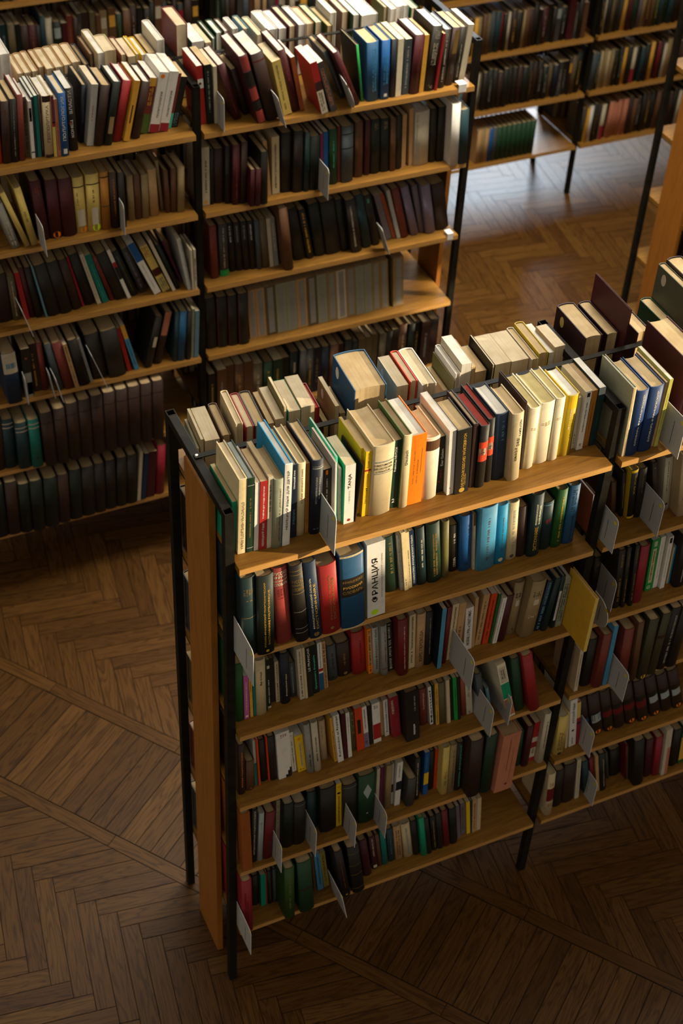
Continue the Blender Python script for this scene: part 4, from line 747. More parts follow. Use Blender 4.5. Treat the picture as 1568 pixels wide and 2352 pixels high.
REST = '''M0b|1290,21096,181,1584,1334,0,0|tan hc||
M0b|1489,21040,219,1603,1390,0,0|tan hc||
M0b|1726,21010,194,1630,1420,0,0|tan hc||
M0b|1987,21206,170,1635,1224,0,0|tan hc||
M0b|2175,20986,265,1648,1445,0,0|tan hc||
M0b|2458,20964,265,1666,1466,0,0|tan hc||
M0b|2741,20972,238,1689,1459,0,0|tan hc||
M0b|3019,21071,281,1687,1360,0,0|tan hc||
M0b|3378,20962,153,1619,1469,0,0|slate hb||
M0b|3621,21144,134,1847,1286,0,0|brown ht||
M0b|3773,20720,243,2035,1710,0,0|parch hw||
M0b|4156,21281,381,1787,1149,0,0|parch hc||
M0b|4653,21147,192,1648,1283,0,0|brick hc||
M0b|4863,21054,249,1585,1376,0,0|tan pc||
M0b|5140,21101,121,1616,1329,0,0|yellow hw||
M0b|5319,21120,186,1554,1310,0,0|yellow hw||
M0b|5526,20994,230,1628,1437,0,0|brown pt||
M0b|5800,20929,242,2052,1501,0,0|white hw|o .9 .5 .024 khaki|
M0b|7460,20997,202,1679,1433,0,0|tan pc||
M0b|7717,21098,128,1747,1332,0,0|dgreen2 hw||
M0b|7984,21434,226,1745,996,0,0|dgreen2 hw||
M0b|8286,21496,164,1740,934,0,0|brown hw||
M0b|8603,21548,193,1738,883,0,0|white hw||
M0b|8939,21418,183,1745,1013,0,0|steel hc||
M0b|9281,21041,219,1652,1389,0,0|bone hc||
M0b|9609,20984,362,1800,1446,0,0|white hw||
M0b|9990,20969,324,1784,1461,0,0|maroon hw||
M0b|10331,20864,239,1864,1566,0,0|maroon hc||
M0b|10714,20973,266,1810,1457,0,0|lgrey hw||
M0b|11068,21120,254,1728,1310,0,0|tan hc||
M0b|11340,21025,258,1781,1405,0,0|dgreen2 hc||
M0b|11746,20939,201,1636,1491,0,0|olive ht||
M0b|11976,21236,219,1925,1194,0,0|white hw||
M0b|12417,21270,246,1869,1161,0,0|brown hc||
M0b|12702,20982,261,1844,1449,0,0|dgreen2 hw||
M0b|14100,21494,145,1709,936,0,0|olive hc||
M0b|14263,21282,208,1707,1149,0,0|white hw||
M0b|14495,21313,234,1747,1118,0,0|white hw||
M0b|14763,21325,195,1740,1105,0,0|pale hw||
M0b|15016,21244,275,1647,1186,0,0|green hc||
M0f|-203,18734,219,2085,1376,12,0|vermil ht||
M0f|765,18846,139,1959,1293,15,0|khakid pw|m .05 .95 .2 .8 black|
M0f|910,18658,101,1897,1252,15,0|white pw|b .65 .88 black .1 .9;b .72 .8 white .2 .8;b .1 .12 black|
M0f|1023,18705,83,1992,1315,13,0|bteal pw||
M0f|1112,18674,101,2032,1341,13,0|teal pw||
M0f|1220,18680,94,2052,1355,13,0|dbrown hw|m .1 .9 .4 .6 grey|
M0f|1574,18529,91,2045,1350,13,0|straw pw|b .55 .98 plum;b .49 .57 crimson|
M0f|1689,18534,103,1884,1243,9,0|salmon pw|m .1 .6 .3 .7 brick|
M0f|6931,18822,118,1953,1289,-9,0|bone pc||
M0f|8020,19063,191,1694,1118,-156,0|dbrown ht||
M0f|9856,18693,149,1942,1281,-118,0|rust pw||
M0f|10763,18263,211,1877,1239,-176,0|dgrey pw|m .1 .9 .2 .8 salmon|
M0f|11443,19025,163,1876,1238,-223,0|slate ht|m .1 .9 .3 .7 khaki|
M0f|11690,18448,202,2134,1408,-241,0|maroon hw|m .1 .95 .2 .45 rose;m .2 .9 .6 .8 rose|
M0f|11997,18602,89,2044,1270,-86,0|kelly ht|c bgreen;t"Политическая" .2 .7 .5 .3 mint u|
M0f|13014,18544,190,2046,1321,-20,0|dnavy ht||
M0f|13210,18513,197,2023,1335,-10,0|ivory pc||
M0f|14086,18508,158,2014,1329,15,0|amber pt||
M0f|14652,18469,86,1988,1312,41,0|red2 pt||
M0f|15480,18755,212,1979,1306,34,0|black ht|m .1 .7 .4 .6 bone|
M0f|15701,18756,212,2006,1285,50,0|bone pw||
M1f|-54,18467,241,1697,1120,-131,0|grey ht|m .05 .9 .1 .8 bone|
M1f|342,18437,166,2124,1402,-166,0|straw ht||
M1f|549,18439,221,2153,1421,-98,0|straw ht|m .4 .6 .3 .7 olive|
M1f|3498,18468,213,2002,1322,1,0|black ht||
M1f|3889,18773,218,1648,1088,-6,0|khaki ht||
M1f|4127,18768,206,1649,1088,-5,0|brown ht||
M1f|4353,18751,228,1608,1061,3,0|khaki ht||
M1f|4637,18787,286,1728,1140,-15,0|tan hc||
M1f|5075,19004,102,1872,1235,-44,0|khaki ht||
M1f|5184,18802,153,1572,1038,-20,0|brown ht||
M1f|5343,18779,203,1596,1053,14,0|brown ht||
M1f|5557,18699,227,1645,1086,12,0|khaki ht||
M1f|6719,18802,139,2046,1350,6,0|black ht||
M1f|7215,18673,195,2125,1402,0,0|black ht||
M1f|7904,18218,172,1376,908,9,0|maroon ht||
M1f|8081,18182,182,1384,914,9,0|maroon ht||
M1f|8297,18220,237,1945,1284,-3,0|black ht||
M1f|8716,18632,128,2074,1369,-54,0|tan pc||
M1f|8906,18684,259,2130,1406,-15,0|parch pc|m .1 .9 .35 .65 black|
M1f|9969,18479,187,2204,1455,-4,0|dteal ht||
M1f|10590,18496,106,2054,1355,-23,0|plum pc||
M1f|10716,18511,159,2084,1375,-23,0|cobalt pc||
M1f|11306,18644,89,2106,1390,-27,0|brick pt||
M1f|12346,18755,210,2084,1376,-20,0|maroon ht||
M1f|13309,18698,204,2015,1330,-32,0|brown ht||
M1f|13546,18739,192,2071,1367,-33,0|black ht||
M1f|13792,18778,152,2016,1331,-28,0|tan pc||
M1f|14086,18800,158,2193,1447,-37,0|tan pc||
M1f|14868,18776,252,2063,1362,-35,0|black ht||
M1f|15132,18745,281,2091,1380,-26,0|black ht||
M2f|-769,18880,525,1852,1222,-14,0|dbrown ht||
M2f|-234,18834,239,1728,1140,-16,0|khakid ht|m .1 .9 .4 .6 bone|
M2f|134,18733,151,1865,1231,-56,0|red pt|m .1 .9 .2 .7 crimson|
M2f|324,18779,173,2006,1324,-66,0|maroon ht||
M2f|504,18711,218,2017,1331,-66,0|black ht||
M2f|803,18597,56,2084,1375,-87,0|steel pc||
M2f|2102,18785,76,2083,1374,-113,0|crimson pt||
M2f|2607,18715,133,2109,1392,-130,0|bone pc|m .1 .95 .3 .7 grey|
M2f|2801,18723,211,2044,1349,-144,0|teal pc|m .1 .8 .4 .6 mint|
M2f|3085,18778,143,1924,1270,-161,0|brick ht|m .1 .9 .3 .7 maroon|
M2f|3661,18683,117,2129,1405,-170,0|white pc|b .4 .65 black;b .65 .75 red|
M2f|3841,18780,233,1986,1311,-184,0|bgreen ht|m .1 .9 .4 .6 olive|
M2f|4163,18865,244,1942,1282,-176,0|dgrey ht|m .1 .95 .3 .7 lavender|
M2f|4578,18583,238,2317,1529,-218,0|white pw|b .65 1 cobalt;m .1 .6 .4 .6 grey|
M2f|4898,18629,263,2077,1371,-210,0|straw pc|m .0 .3 .1 .9 teal;b .35 .5 maroon;m .75 1 .1 .9 brick|
M2f|5222,18548,110,2324,1534,-202,0|bone pc||
M2f|5387,18653,138,1997,1318,-200,0|bgreen ht||
M2f|5645,18935,75,1925,1270,-192,0|plum pc||
M2f|5731,18449,143,2112,1394,-96,0|lgrey pc|m .02 .98 .7 1 black|
M2f|5882,18408,72,1594,1052,-19,0|bone pc||
M2f|5961,18394,80,1601,1057,-7,0|bone pc|m .2 .8 .1 .9 black|
M2f|6726,18803,270,2122,1400,-23,0|brick ht||
M2f|7478,18992,236,1982,1308,-42,0|black ht|m .6 .95 .3 .6 white|
M2f|7724,18955,236,1977,1305,-42,0|black ht|m .6 .95 .3 .6 grey|
M2f|7972,18917,234,1975,1304,-43,0|black ht|m .6 .95 .3 .6 grey|
M2f|8212,18872,213,1980,1307,-43,0|black ht|m .6 .95 .3 .6 white|
M2f|8431,18771,168,2005,1323,-43,0|slate ht||
M2f|8633,18802,257,2005,1323,-51,0|khakid ht||
M2f|8899,18758,132,1980,1307,-52,0|bone pc||
M2f|9055,18755,157,1992,1315,-57,0|grey pc|m .3 .9 .2 .8 bone|
M2f|10327,18785,250,2093,1382,-114,0|black ht|m .1 .95 .3 .7 amber|
M2f|12862,18756,297,2188,1444,-135,0|black ht|m .85 .95 .3 .7 mint|
M2f|13468,18881,223,2044,1349,-178,0|greyp pc||
M2f|13743,18896,139,2067,1364,-188,0|rust pc||
M2f|13896,18841,133,2159,1425,-160,0|lgrey pc||
M2f|14057,18838,274,2175,1435,-149,0|brick ht||
M2f|14468,18863,293,2165,1429,-162,0|lavender ht||
M2f|14818,18912,215,2084,1376,-136,0|greyp ht||
M3f|-235,18379,297,2013,1329,1,0|black pt|b 0 .5 grey .1 .9;b .05 .3 brick .3 .9;o .8 .5 .15 rose|
M3f|142,18580,251,2005,1324,-15,0|dbrown pt|m .1 .8 .2 .5 amber|
M3f|399,18559,197,2011,1327,-15,0|brick ht||
M3f|865,18377,229,2038,1345,-83,0|slate ht||
M3f|1478,18257,138,1945,1284,-90,0|tan pc|m .1 .95 .3 .7 dbrown|
M3f|2055,18387,97,1963,1295,-99,0|grey pc||
M3f|3449,18525,138,1942,1282,-93,0|red pc||
M3f|3706,18506,151,2044,1349,-125,0|lblue pc|b .7 1 amber;m .05 .65 .3 .7 navy|
M3f|4053,18494,267,2098,1385,136,0|black hb|b .4 .6 bone .4 .9|
M3f|4434,18590,284,2128,1404,130,0|dbrown ht|b .55 1 salmon .1 .9|
M3f|5118,18490,154,2076,1370,39,0|bteal ht||
M3f|5278,18470,273,2076,1370,39,0|denim ht||
M3f|5573,18438,172,2057,1358,34,0|black ht||
M3f|5785,18480,102,2050,1353,25,0|sage pc||
M3f|5894,18438,147,1976,1304,25,0|steel pc||
M3f|8148,18742,292,2121,1400,-39,0|tan pt|b .04 .97 grey .25 .8|
M3f|12393,18743,341,2161,1426,-52,0|sage pt|b .04 .97 grey .25 .8|
M3f|12749,18745,301,2164,1428,-52,0|sage pt|b .04 .97 grey .25 .8|
M3f|13067,18749,316,2167,1430,-53,0|khaki pt|b .04 .97 grey .25 .8|
M3f|13398,18750,324,2169,1432,-54,0|khaki pt|b .04 .97 grey .25 .8|
M4f|-1741,18482,507,2049,1352,19,0|dbrown ht||
M4f|-1221,18477,385,2167,1430,17,0|bteal ht|b .82 .84 bone;b .9 .92 bone;o .2 .5 .12 dbrown|
M4f|-780,18263,436,2060,1360,3,0|bteal ht|b .8 .82 bone;b .88 .9 bone;o .2 .5 .12 dbrown|
M4f|-331,18166,378,2154,1422,1,0|teal ht|b .82 .84 bone;b .9 .92 bone;o .2 .5 .12 dbrown|
M4f|120,18069,420,2407,1589,-6,0|dbrown ht|b .8 .81 black|
M4f|557,18058,407,2461,1624,1,0|dbrown ht|b .8 .81 black|
M4f|994,18089,430,2545,1680,6,0|dbrown ht|b .8 .81 black|
M4f|1441,18077,422,2580,1702,6,0|dbrown ht|b .8 .81 black|
M4f|1887,18090,424,2622,1730,7,0|dbrown ht|b .8 .81 black|
M4f|2334,18096,427,2630,1743,9,0|dbrown ht|b .8 .81 black|
M4f|2784,18102,429,2630,1755,10,0|dbrown ht|b .8 .81 black|
M4f|3233,18100,431,2630,1771,11,0|dbrown ht|b .8 .81 black|
M4f|3686,18099,402,2630,1788,12,0|dbrown ht|b .8 .81 black|
M4f|4112,18108,404,2630,1783,15,0|dbrown ht|b .8 .81 black|
M5f|-2036,18263,540,2486,1641,8,0|bgreen ht||
M5f|-1478,18237,453,2506,1654,16,0|dbrown ht||
M5f|-1019,18173,404,2332,1539,16,0|bgreen ht||
M5f|-602,18126,443,2385,1574,14,0|bgreen ht||
M5f|-134,18139,504,2333,1540,22,0|bgreen ht||
M5f|400,18167,401,2315,1528,18,0|dbrown ht||
M5f|831,18197,446,2373,1566,22,0|bgreen ht||
M5f|1304,18212,470,2344,1547,21,0|black ht||
M5f|1798,18220,381,2360,1558,17,0|black ht||
M5f|2214,18260,383,2356,1555,19,0|black ht||
M5f|2620,18264,385,2340,1545,29,0|black ht||
M5f|3029,18267,360,2348,1550,26,0|black ht||
M5f|3420,18279,120,2344,1547,52,0|bone pc||
M5f|3575,18284,174,2199,1452,61,0|navy pc||
M5f|3789,18316,313,2178,1438,52,0|maroon pt||
M5f|4180,18380,331,2352,1552,37,0|crimson ht||
N0b|372,2738,57,1114,1112,0,48|sage pc||
N0b|447,2673,63,1406,1177,0,47|cream pc||
N0b|1186,2865,40,1094,985,0,46|olive pc||
N0b|2492,2661,74,1773,1189,0,41|olive pc||
N0b|3387,2880,121,1330,970,0,38|red2 sr||
N0b|4000,2779,150,1050,1071,0,36|brown pt||
N0b|6828,2824,113,905,1026,0,27|tan pt||
N0b|6959,2598,24,1327,1252,0,27|olive pt|o .9 .5 .026 rose|
N0b|7460,2669,105,1567,1181,0,25|tan pt||
N0b|7972,2548,43,1580,1302,0,24|black pc|o .9 .5 .022 white|
N0b|11479,2140,40,2592,1710,0,13|maroon sb|o .9 .5 .026 rust|
N1f|3516,-194,26,2438,1609,-53,0|olive pb||
N1f|4711,292,88,1990,1314,-74,0|grey pt|m .05 .95 .1 .9 bone|
N1f|4806,246,102,2078,1372,-72,0|cream pc|m .08 .2 .3 .7 dgrey|
N1f|4933,281,91,1998,1319,-74,0|cream pc|m .1 .7 .3 .7 dgrey|
N1f|6715,267,57,1968,1299,-56,0|bone pt|b .8 1 brown;m .05 .6 .3 .7 brown|
N1f|10115,308,60,1389,917,-33,0|white pw|c rust|
N1f|11106,755,150,1184,900,-99,0|brown ht||
N2f|547,214,127,1631,1077,-12,0|pink pw|m .2 .9 .35 .65 ivory;o .06 .5 .3 ivory|
N2f|707,218,76,1619,1068,-20,0|amber pc|m .6 .9 .3 .7 brown|
N2f|802,232,67,1598,1055,-18,0|teal pc||
N2f|1157,264,40,1987,1312,-20,0|dgreen pc||
N2f|1224,321,90,1848,1220,-23,0|black pt|b .82 .88 bone .1 .9;m .1 .6 .3 .7 ivory;b 0 .04 bone|
N2f|1379,470,110,1686,1113,-28,0|black pb||
N2f|1495,423,100,1556,1027,-28,0|bone pc|b .02 .98 parch .1 .9;t"Краткий словарь" .05 .95 .5 .4 black u|
N2f|1904,451,166,1344,900,-42,0|slate ht|m .1 .9 .3 .6 grey|
N2f|2231,253,65,1977,1305,-47,0|parch pc||
N2f|2680,367,120,1844,1217,-48,0|white pc|b 0 .36 denim;b .4 .46 red;t"Французская грамматика" .48 .98 .5 .4 steel u|
N2f|2821,381,98,1821,1202,-53,0|tan pt|m .02 .98 .1 .9 brown|
N2f|6976,196,93,1929,1273,-26,0|tan pc||
N2f|7485,156,80,1847,1219,23,0|green pc||
N2f|7571,107,122,1695,1119,35,0|white pc|m .05 .9 .35 .65 grey|
N2f|9299,27,116,1956,1291,16,0|dteal ht|b .15 .72 white .2 .8;m .2 .68 .35 .65 dgrey|
N2f|9675,-1064,106,2010,1240,4,0|straw sc|c gold2;o .75 .5 .2 tan|
N2f|11630,779,82,1103,900,-58,0|palet pc|c rust|
N2f|12897,162,140,2019,1333,-35,0|white pw|m .2 .85 .4 .6 grey;b .88 .98 black .2 .8|
N2f|13181,266,54,1448,956,-34,0|parch pc||
N2f|13245,266,42,1456,961,-36,0|azure pc||
N3f|866,252,70,1911,1262,-27,0|lgrey pc|b 0 .5 teal|
N3f|953,198,50,1990,1313,-30,0|vermil pc||
N3f|1249,251,40,1882,1242,-35,0|vermil pc||
N3f|1948,280,119,1702,1123,-53,0|white pc|m .05 .8 .35 .65 black;m .9 .95 .2 .8 rose|
N3f|3127,156,74,1941,1281,-69,0|amber pt|m .05 .95 .3 .7 brown|
N3f|3409,141,112,1976,1304,-58,0|maroon pc||
N3f|3533,145,107,1949,1286,-56,0|white pc|m .5 .9 .4 .6 dgrey|
N3f|3731,309,107,1714,1131,-61,0|olive ht|m .05 .95 .2 .8 dgreen|
N3f|4086,277,138,1794,1184,-67,0|white pc|b 0 .36 lavender;m .45 .95 .35 .65 dgrey;m .02 .34 .1 .9 plum|
N3f|4260,319,106,1723,1137,-66,0|black pc||
N3f|4687,490,72,1494,986,-64,0|tan pc||
N3f|4766,421,127,1607,1061,-64,0|white pc|t"Французский словарь" .1 .95 .5 .4 cobalt u|
N3f|6098,317,97,1689,1115,-79,0|white pc|t"Manuel" .05 .9 .5 .5 black u|
N3f|6202,298,39,1729,1141,-71,0|dgreen pc||
N3f|6247,237,90,1833,1209,-69,0|amber pc|m .05 .9 .3 .7 black|
N3f|6564,172,98,1914,1263,-74,0|parch pc||
N3f|6702,232,82,1835,1211,-84,0|black pc||
N3f|6792,190,107,1897,1252,-78,0|kelly pc|m .2 .8 .4 .7 dgreen|
N3f|6906,174,77,1914,1263,-78,0|black pc||
N3f|7059,275,134,1748,1154,-82,0|rust ht||
N3f|7209,246,183,1375,908,-86,0|bone pc|m .55 .9 .3 .7 grey;m .03 .1 .3 .7 black|
N3f|7829,100,99,1130,900,-129,0|steel ht||
N3f|10429,-166,115,1787,1180,-29,0|bone pc|c beige;m .1 .9 .35 .65 rose|
N4f|1517,275,103,1909,1260,-5,0|bone pc|m .02 .98 .1 .9 khaki|
N4f|4570,220,97,1898,1253,-22,0|bone pc||
N4f|4701,238,114,1870,1234,-23,0|plum pc||
N4f|5054,212,60,1912,1262,-30,0|lgrey pc|b .3 .5 black|
N4f|5747,94,152,1981,1307,-35,0|black ht|m .1 .9 .3 .6 bone|
N4f|6047,141,149,1997,1318,-29,0|cobalt pc|b .25 .52 yellow;m .6 .95 .3 .6 steel|
N4f|6276,266,156,1829,1207,-34,0|black ht||
N4f|6438,227,85,1867,1232,-34,0|vermil pc||
N4f|9043,46,173,1673,1104,-30,0|dgreen2 ht||
N4f|9495,38,183,1789,1181,-10,0|red pc|b .1 .35 bone;b .5 .62 bone;m .2 .5 .2 .8 dgrey|
N4f|10748,39,83,1759,1161,-62,0|parch pc||
N4f|11141,54,126,2106,1390,-82,0|crimson pc|b .62 .98 straw;b .48 .52 dnavy|
N4f|14679,112,352,2110,1393,-188,0|dbrown ht|b .5 .62 black;b .34 .5 palet .1 .9;o .06 .5 .24 orange|
N5f|872,407,217,1521,1004,-14,0|black ht||
N5f|1095,270,152,1587,1047,-14,0|jade pc||
N5f|1262,292,36,1661,1096,-18,0|rust pc||
N5f|1304,283,160,1679,1108,-18,0|black ht|m .1 .9 .4 .6 dgold|
N5f|1470,259,106,1703,1124,-18,0|slate ht|m .1 .9 .4 .6 grey|
N5f|1888,234,40,1748,1154,-18,0|bgreen ht||
N5f|2734,153,66,1798,1186,-51,0|brown pc||
N5f|2839,121,181,1919,1267,-61,0|lblue pc|t"ИЛЛЮСТРИРОВАННЫЙ" .15 .9 .5 .36 navy u|
N5f|3052,153,165,1865,1231,-69,0|olive2 pc|t"СЛОВАРЬ" .15 .9 .5 .36 brown u|
N5f|4639,174,192,1753,1157,-80,0|maroon ht|m .4 .95 .35 .65 bone;b .04 .12 bone .2 .8|
N5f|4860,192,115,1726,1139,-82,0|brown ht||
N5f|4991,182,174,1835,1211,-75,0|teal ht||
N5f|5207,225,213,1735,1145,-73,0|bteal ht|m .2 .8 .4 .6 steel|
N5f|6231,5,167,2081,1373,-87,0|emerald ht||
N5f|6419,11,137,1982,1308,-91,0|black ht||
N5f|6607,69,177,1852,1222,-84,0|bgreen ht|m .1 .9 .4 .6 gold|
N5f|6799,56,178,1916,1265,-85,0|black ht||
N5f|7002,63,198,1950,1287,-87,0|dred ht||
N5f|7509,149,112,1777,1173,-81,0|greyp pc||
N5f|7678,241,145,1658,1095,-70,0|greyp pc|m .1 .9 .3 .7 plum|
N5f|7854,190,118,1724,1138,-72,0|yellow pc||
N5f|7979,176,35,1725,1138,-66,0|navy pc||
N5f|8020,169,148,1726,1139,-57,0|tan pc|m .1 .9 .3 .7 brown|
N5f|8187,191,134,1689,1115,-55,0|parch pc||
N5f|11618,51,140,2075,1369,-71,0|bone pc|m .1 .9 .35 .65 grey|
N5f|11979,103,209,1846,1218,-120,0|bteal ht||
N5f|12270,83,131,1963,1296,-134,0|dred ht||
N5f|12411,30,105,2002,1321,-118,0|tan pc||
N5f|12532,15,211,2076,1370,-116,0|black ht|m .1 .85 .5 .7 bone|
N5f|12970,344,95,1524,1006,-126,0|dgrey ht||
N5f|13512,103,98,1907,1259,-104,0|dred ht|b .0 .9 olive .5 1|
N5f|15423,-46,258,2038,1345,-68,0|green pc|b .1 .7 amber|'''
for ln in BOOKS.split('\n'): make_book(ln)
# the remaining, smaller books: one mass
ALL = Dest()
def mass_book(rk, lv, row, x, y, w, h, d, lean, yaw, col, kd, tone, els, board):
    M_ = book_matrix(row, x, y, ZT[lv]+.0004, w, d, lean, yaw)
    X = lambda p_: M_ @ Vector(p_)
    bul, t = g_cover(ALL, X, w, h, d, kd, col, board); g_pages(ALL, X, w, h, d, kd, tone, bul, t)
    if row == 'f': g_elems(lambda n: ALL, X, w, h, bul, els, random.Random(int(x*1e4)+lv))
for ln in REST.split('\n'): mass_book(*read(ln)[:-1])
rr = random.Random(77)
DARK = ['black']*4 + ['dbrown']*6 + ['bgreen']*3 + ['maroon']*2 + ['brown']*3 + ['khakid']*2 + ['bteal', 'dgrey', 'brick', 'dgreen', 'dnavy', 'slate']
MIX = DARK + ['tan', 'khaki', 'bone', 'amber', 'crimson', 'lgrey', 'sage', 'green', 'steel', 'parch']
def fill(rk, lv, row, x0, x1, yf, cols, hs=(.17, .22), ws=(.014, .036), lean=(-2, 2), blocks=False):
    x = x0; c = rr.choice(cols); run = 0
    while True:
        w = rr.uniform(*ws)
        if x+w > x1: break
        if run <= 0: c = rr.choice(cols); run = rr.choice((1, 1, 1, 2, 4)) if blocks else 1; bh = rr.uniform(*hs); bw = w
        if blocks: w = bw
        run -= 1; h = bh + (0 if blocks else rr.uniform(-.01, .01)); d = .62*h
        els = []
        if row == 'f' and rr.random() < .45: els = [('m', .2, .8, .35, .65, rr.choice(['gold', 'bone', 'grey', 'dgold']))]
        if row == 'f' and rr.random() < .12: els = [('b', .6, .85, rr.choice(['bone', 'crimson', 'amber', 'palet']), .1, .9)]
        ln = math.radians(rr.uniform(*lean)) if not blocks else 0
        y = yf + rr.uniform(0, .018) if row == 'f' else yf-d-rr.uniform(0, .012)
        mass_book(rk, lv, row, x, y, w, h, d, 0, 0, c, rr.choice('hhhps'), rr.choice('ctw' if c in ('bone', 'lgrey') else 'ctb'), els, c)
        x += w + .0008 + (rr.uniform(0, .004) if rr.random() < .2 else 0)
# fill() books carry no lean, so a row never cuts into itself
nx, ny = ORG['N']; mx_, my = ORG['M']; fx, fy = ORG['F']
for lv in range(1, 6):
    for k in (0, 1): fill('N', lv, 'b', nx+k+.03, nx+k+(.93 if lv < 5 or k else .55), ny+.40, DARK)
    for k in (0, 1): fill('M', lv, 'b', mx_+k+.03, mx_+k+.94, my+.40, DARK)
for lv in (4, 5): fill('M', lv, 'f', mx_+1.03, mx_+1.97, my-.01, DARK + ['bteal', 'slate', 'steel'], (.19, .22), (.02, .04), blocks=True)
FAR = {(5, 4): 'dgrey20 amber15 white22 black28 dbrown22 bone24 black18 salmon28 salmon28 salmon30 salmon30 dbrown28 brown26 dbrown28 black26 dbrown30 black28 brown26 dbrown30 black28 dbrown28 black28 bone20 black26 dbrown28',
 (4, 4): 'slate26 bteal22 parch18 khaki20 parch22 khaki18 bgreen30 black24 amber22 black30 bone24 black26 bteal24 black28 amber22 dbrown20 dred22 black16 bone16 khaki18 khaki18 black30 dbrown28 brown24 black28 bgreen30 tan22 black28 dred24 dbrown28',
 (3, 4): 'black20 bone16 black28 khakid18 black26 dgrey22 amber20 maroon28 dgreen24 black18 greyp20 khaki20 brown22 brown22 dgreen2 24 bteal30 dgreen30 bteal30 black28 dbrown28 maroon26 black28 tan22 dbrown30 slate24 black28',
 (4, 3): 'dbrown28 black26 dbrown26 maroon24 dbrown28 black24 bone18 crimson16 tan18 bone20 dbrown16 steel20 brown20 dbrown22 tan20 bone18 khakid18 black26 bgreen30 black28 dbrown28 bgreen28 black28 black26 dbrown28 bgreen30 black28 dbrown26 black28',
 (3, 3): 'dbrown28 black26 dbrown26 maroon24 dbrown28 black24 maroon22 dbrown22 greyp18 dbrown22 maroon20 dbrown24 amber20 khaki26 brown22 khakid20 slate26 bteal30 dred14 black20 bone16 dbrown30 black34 khaki14 brown20 dbrown26 black28'}
for lv in range(6):
    for k in range(5):
        if lv == 5 and k == 3: continue
        lo, hi = fx+k+.03, fx+k+.975
        fill('F', lv, 'b', lo, hi, fy+.40, DARK)
        if (lv, k) in FAR:
            x = lo
            for c, w in __import__('re').findall(r'([a-z]+2?) ?(\d\d)(?= |$)', FAR[(lv, k)]):
                w = int(w)/1000
                if x+w > hi: break
                h = rr.uniform(.185, .215); els = [('b', 0, .4, 'crimson', 0, 1)] if c == 'bone' and w > .023 else [('m', .2, .8, .35, .65, rr.choice(['gold', 'grey', 'dgold']))] if rr.random() < .3 else []
                mass_book('F', lv, 'f', x, fy-.005+rr.uniform(0, .015), w, h, .13, 0, 0, c, 'h', 't', els, c); x += w+.0008
            fill('F', lv, 'f', x, hi, fy-.005, DARK)
        else: fill('F', lv, 'f', lo, hi, fy-.005, MIX if k > 3 or lv < 2 else DARK + ['tan', 'amber', 'khaki', 'bone'], (.17, .215), (.016, .034))
# lowest shelf of the farthest bookcase: tan, blue and a set of green volumes, then bare wood
x = fx+3.41
for c, w in [('tan', .024), ('khaki', .02), ('tan', .02), ('cobalt', .022), ('slate', .024)] + [('dgreen2', .027)]*8:
    mass_book('F', 5, 'f', x, fy-.005, w, .185, .13, 0, 0, c, 'h', 't', [], c); x += w+.001
for k in (0,): fill('R', 0, 'f', ORG['R'][0]+.05, ORG['R'][0]+.95, ORG['R'][1], MIX)
for lv in range(1, 6):
    fill('R', lv, 'f', ORG['R'][0]+.05, ORG['R'][0]+.95, ORG['R'][1], DARK); fill('R', lv, 'b', ORG['R'][0]+.16, ORG['R'][0]+.95, ORG['R'][1]+.40, DARK)
mass = mesh_obj('books', ALL.bm, ALL.mats)
tag(mass, 'remaining smaller and blurred books filling the shelves of all bookcases', 'books', None, 'stuff')
# ------------------------------------------------------------------ grey divider cards, paper tags, loose board
def card(rk, lv, x, yf, h, back, lab, lean=0.0, shape='c', mat=None, edge=None):
    z = ZT[lv]+.0006
    o = empty('divider_card', (x, yf, z), lab, 'divider', 'card dividers between the books'); o.rotation_euler = (0, lean, 0)
    t = .0014; bm = bmesh.new()
    if shape == 'c': P = [(0, 0), (back, 0), (back, h), (.012, h), (.004, h-.004), (0, h-.012)]
    else:
        n = 14; P = [(back, 0)] + [(back, h)] + [(h*.5-h*.5*math.sin(PI*i/n) if True else 0, h*.5+h*.5*math.cos(PI*i/n)) for i in range(n+1)]
    A = [bm.verts.new((-t/2, y, zz)) for y, zz in P]; B = [bm.verts.new((t/2, y, zz)) for y, zz in P]
    f1 = bm.faces.new(A); f2 = bm.faces.new(B[::-1])
    for i in range(len(P)):
        k = (i+1) % len(P); f = bm.faces.new((A[k], A[i], B[i], B[k])); f.material_index = 1
    bmesh.ops.recalc_face_normals(bm, faces=bm.faces[:])
    mesh_obj('card', bm, [M_CARD, M_CARDEDGE], o)
    bm = bmesh.new(); r = .006
    vv = [bm.verts.new((-t/2-.0004, .013+r*math.cos(a*PI/8), h-.017+r*math.sin(a*PI/8))) for a in range(16)]; bm.faces.new(vv[::-1])
    s = mesh_obj('dot_sticker', bm, M_DOT, o)
    bm = bmesh.new(); q = [bm.verts.new((-t/2-.0004, y, zz)) for y, zz in ((.040, .02), (.0415, .02), (.0415, h*.75), (.040, h*.75))]; bm.faces.new(q)
    mesh_obj('printed_line', bm, M_INK, o)
    return o
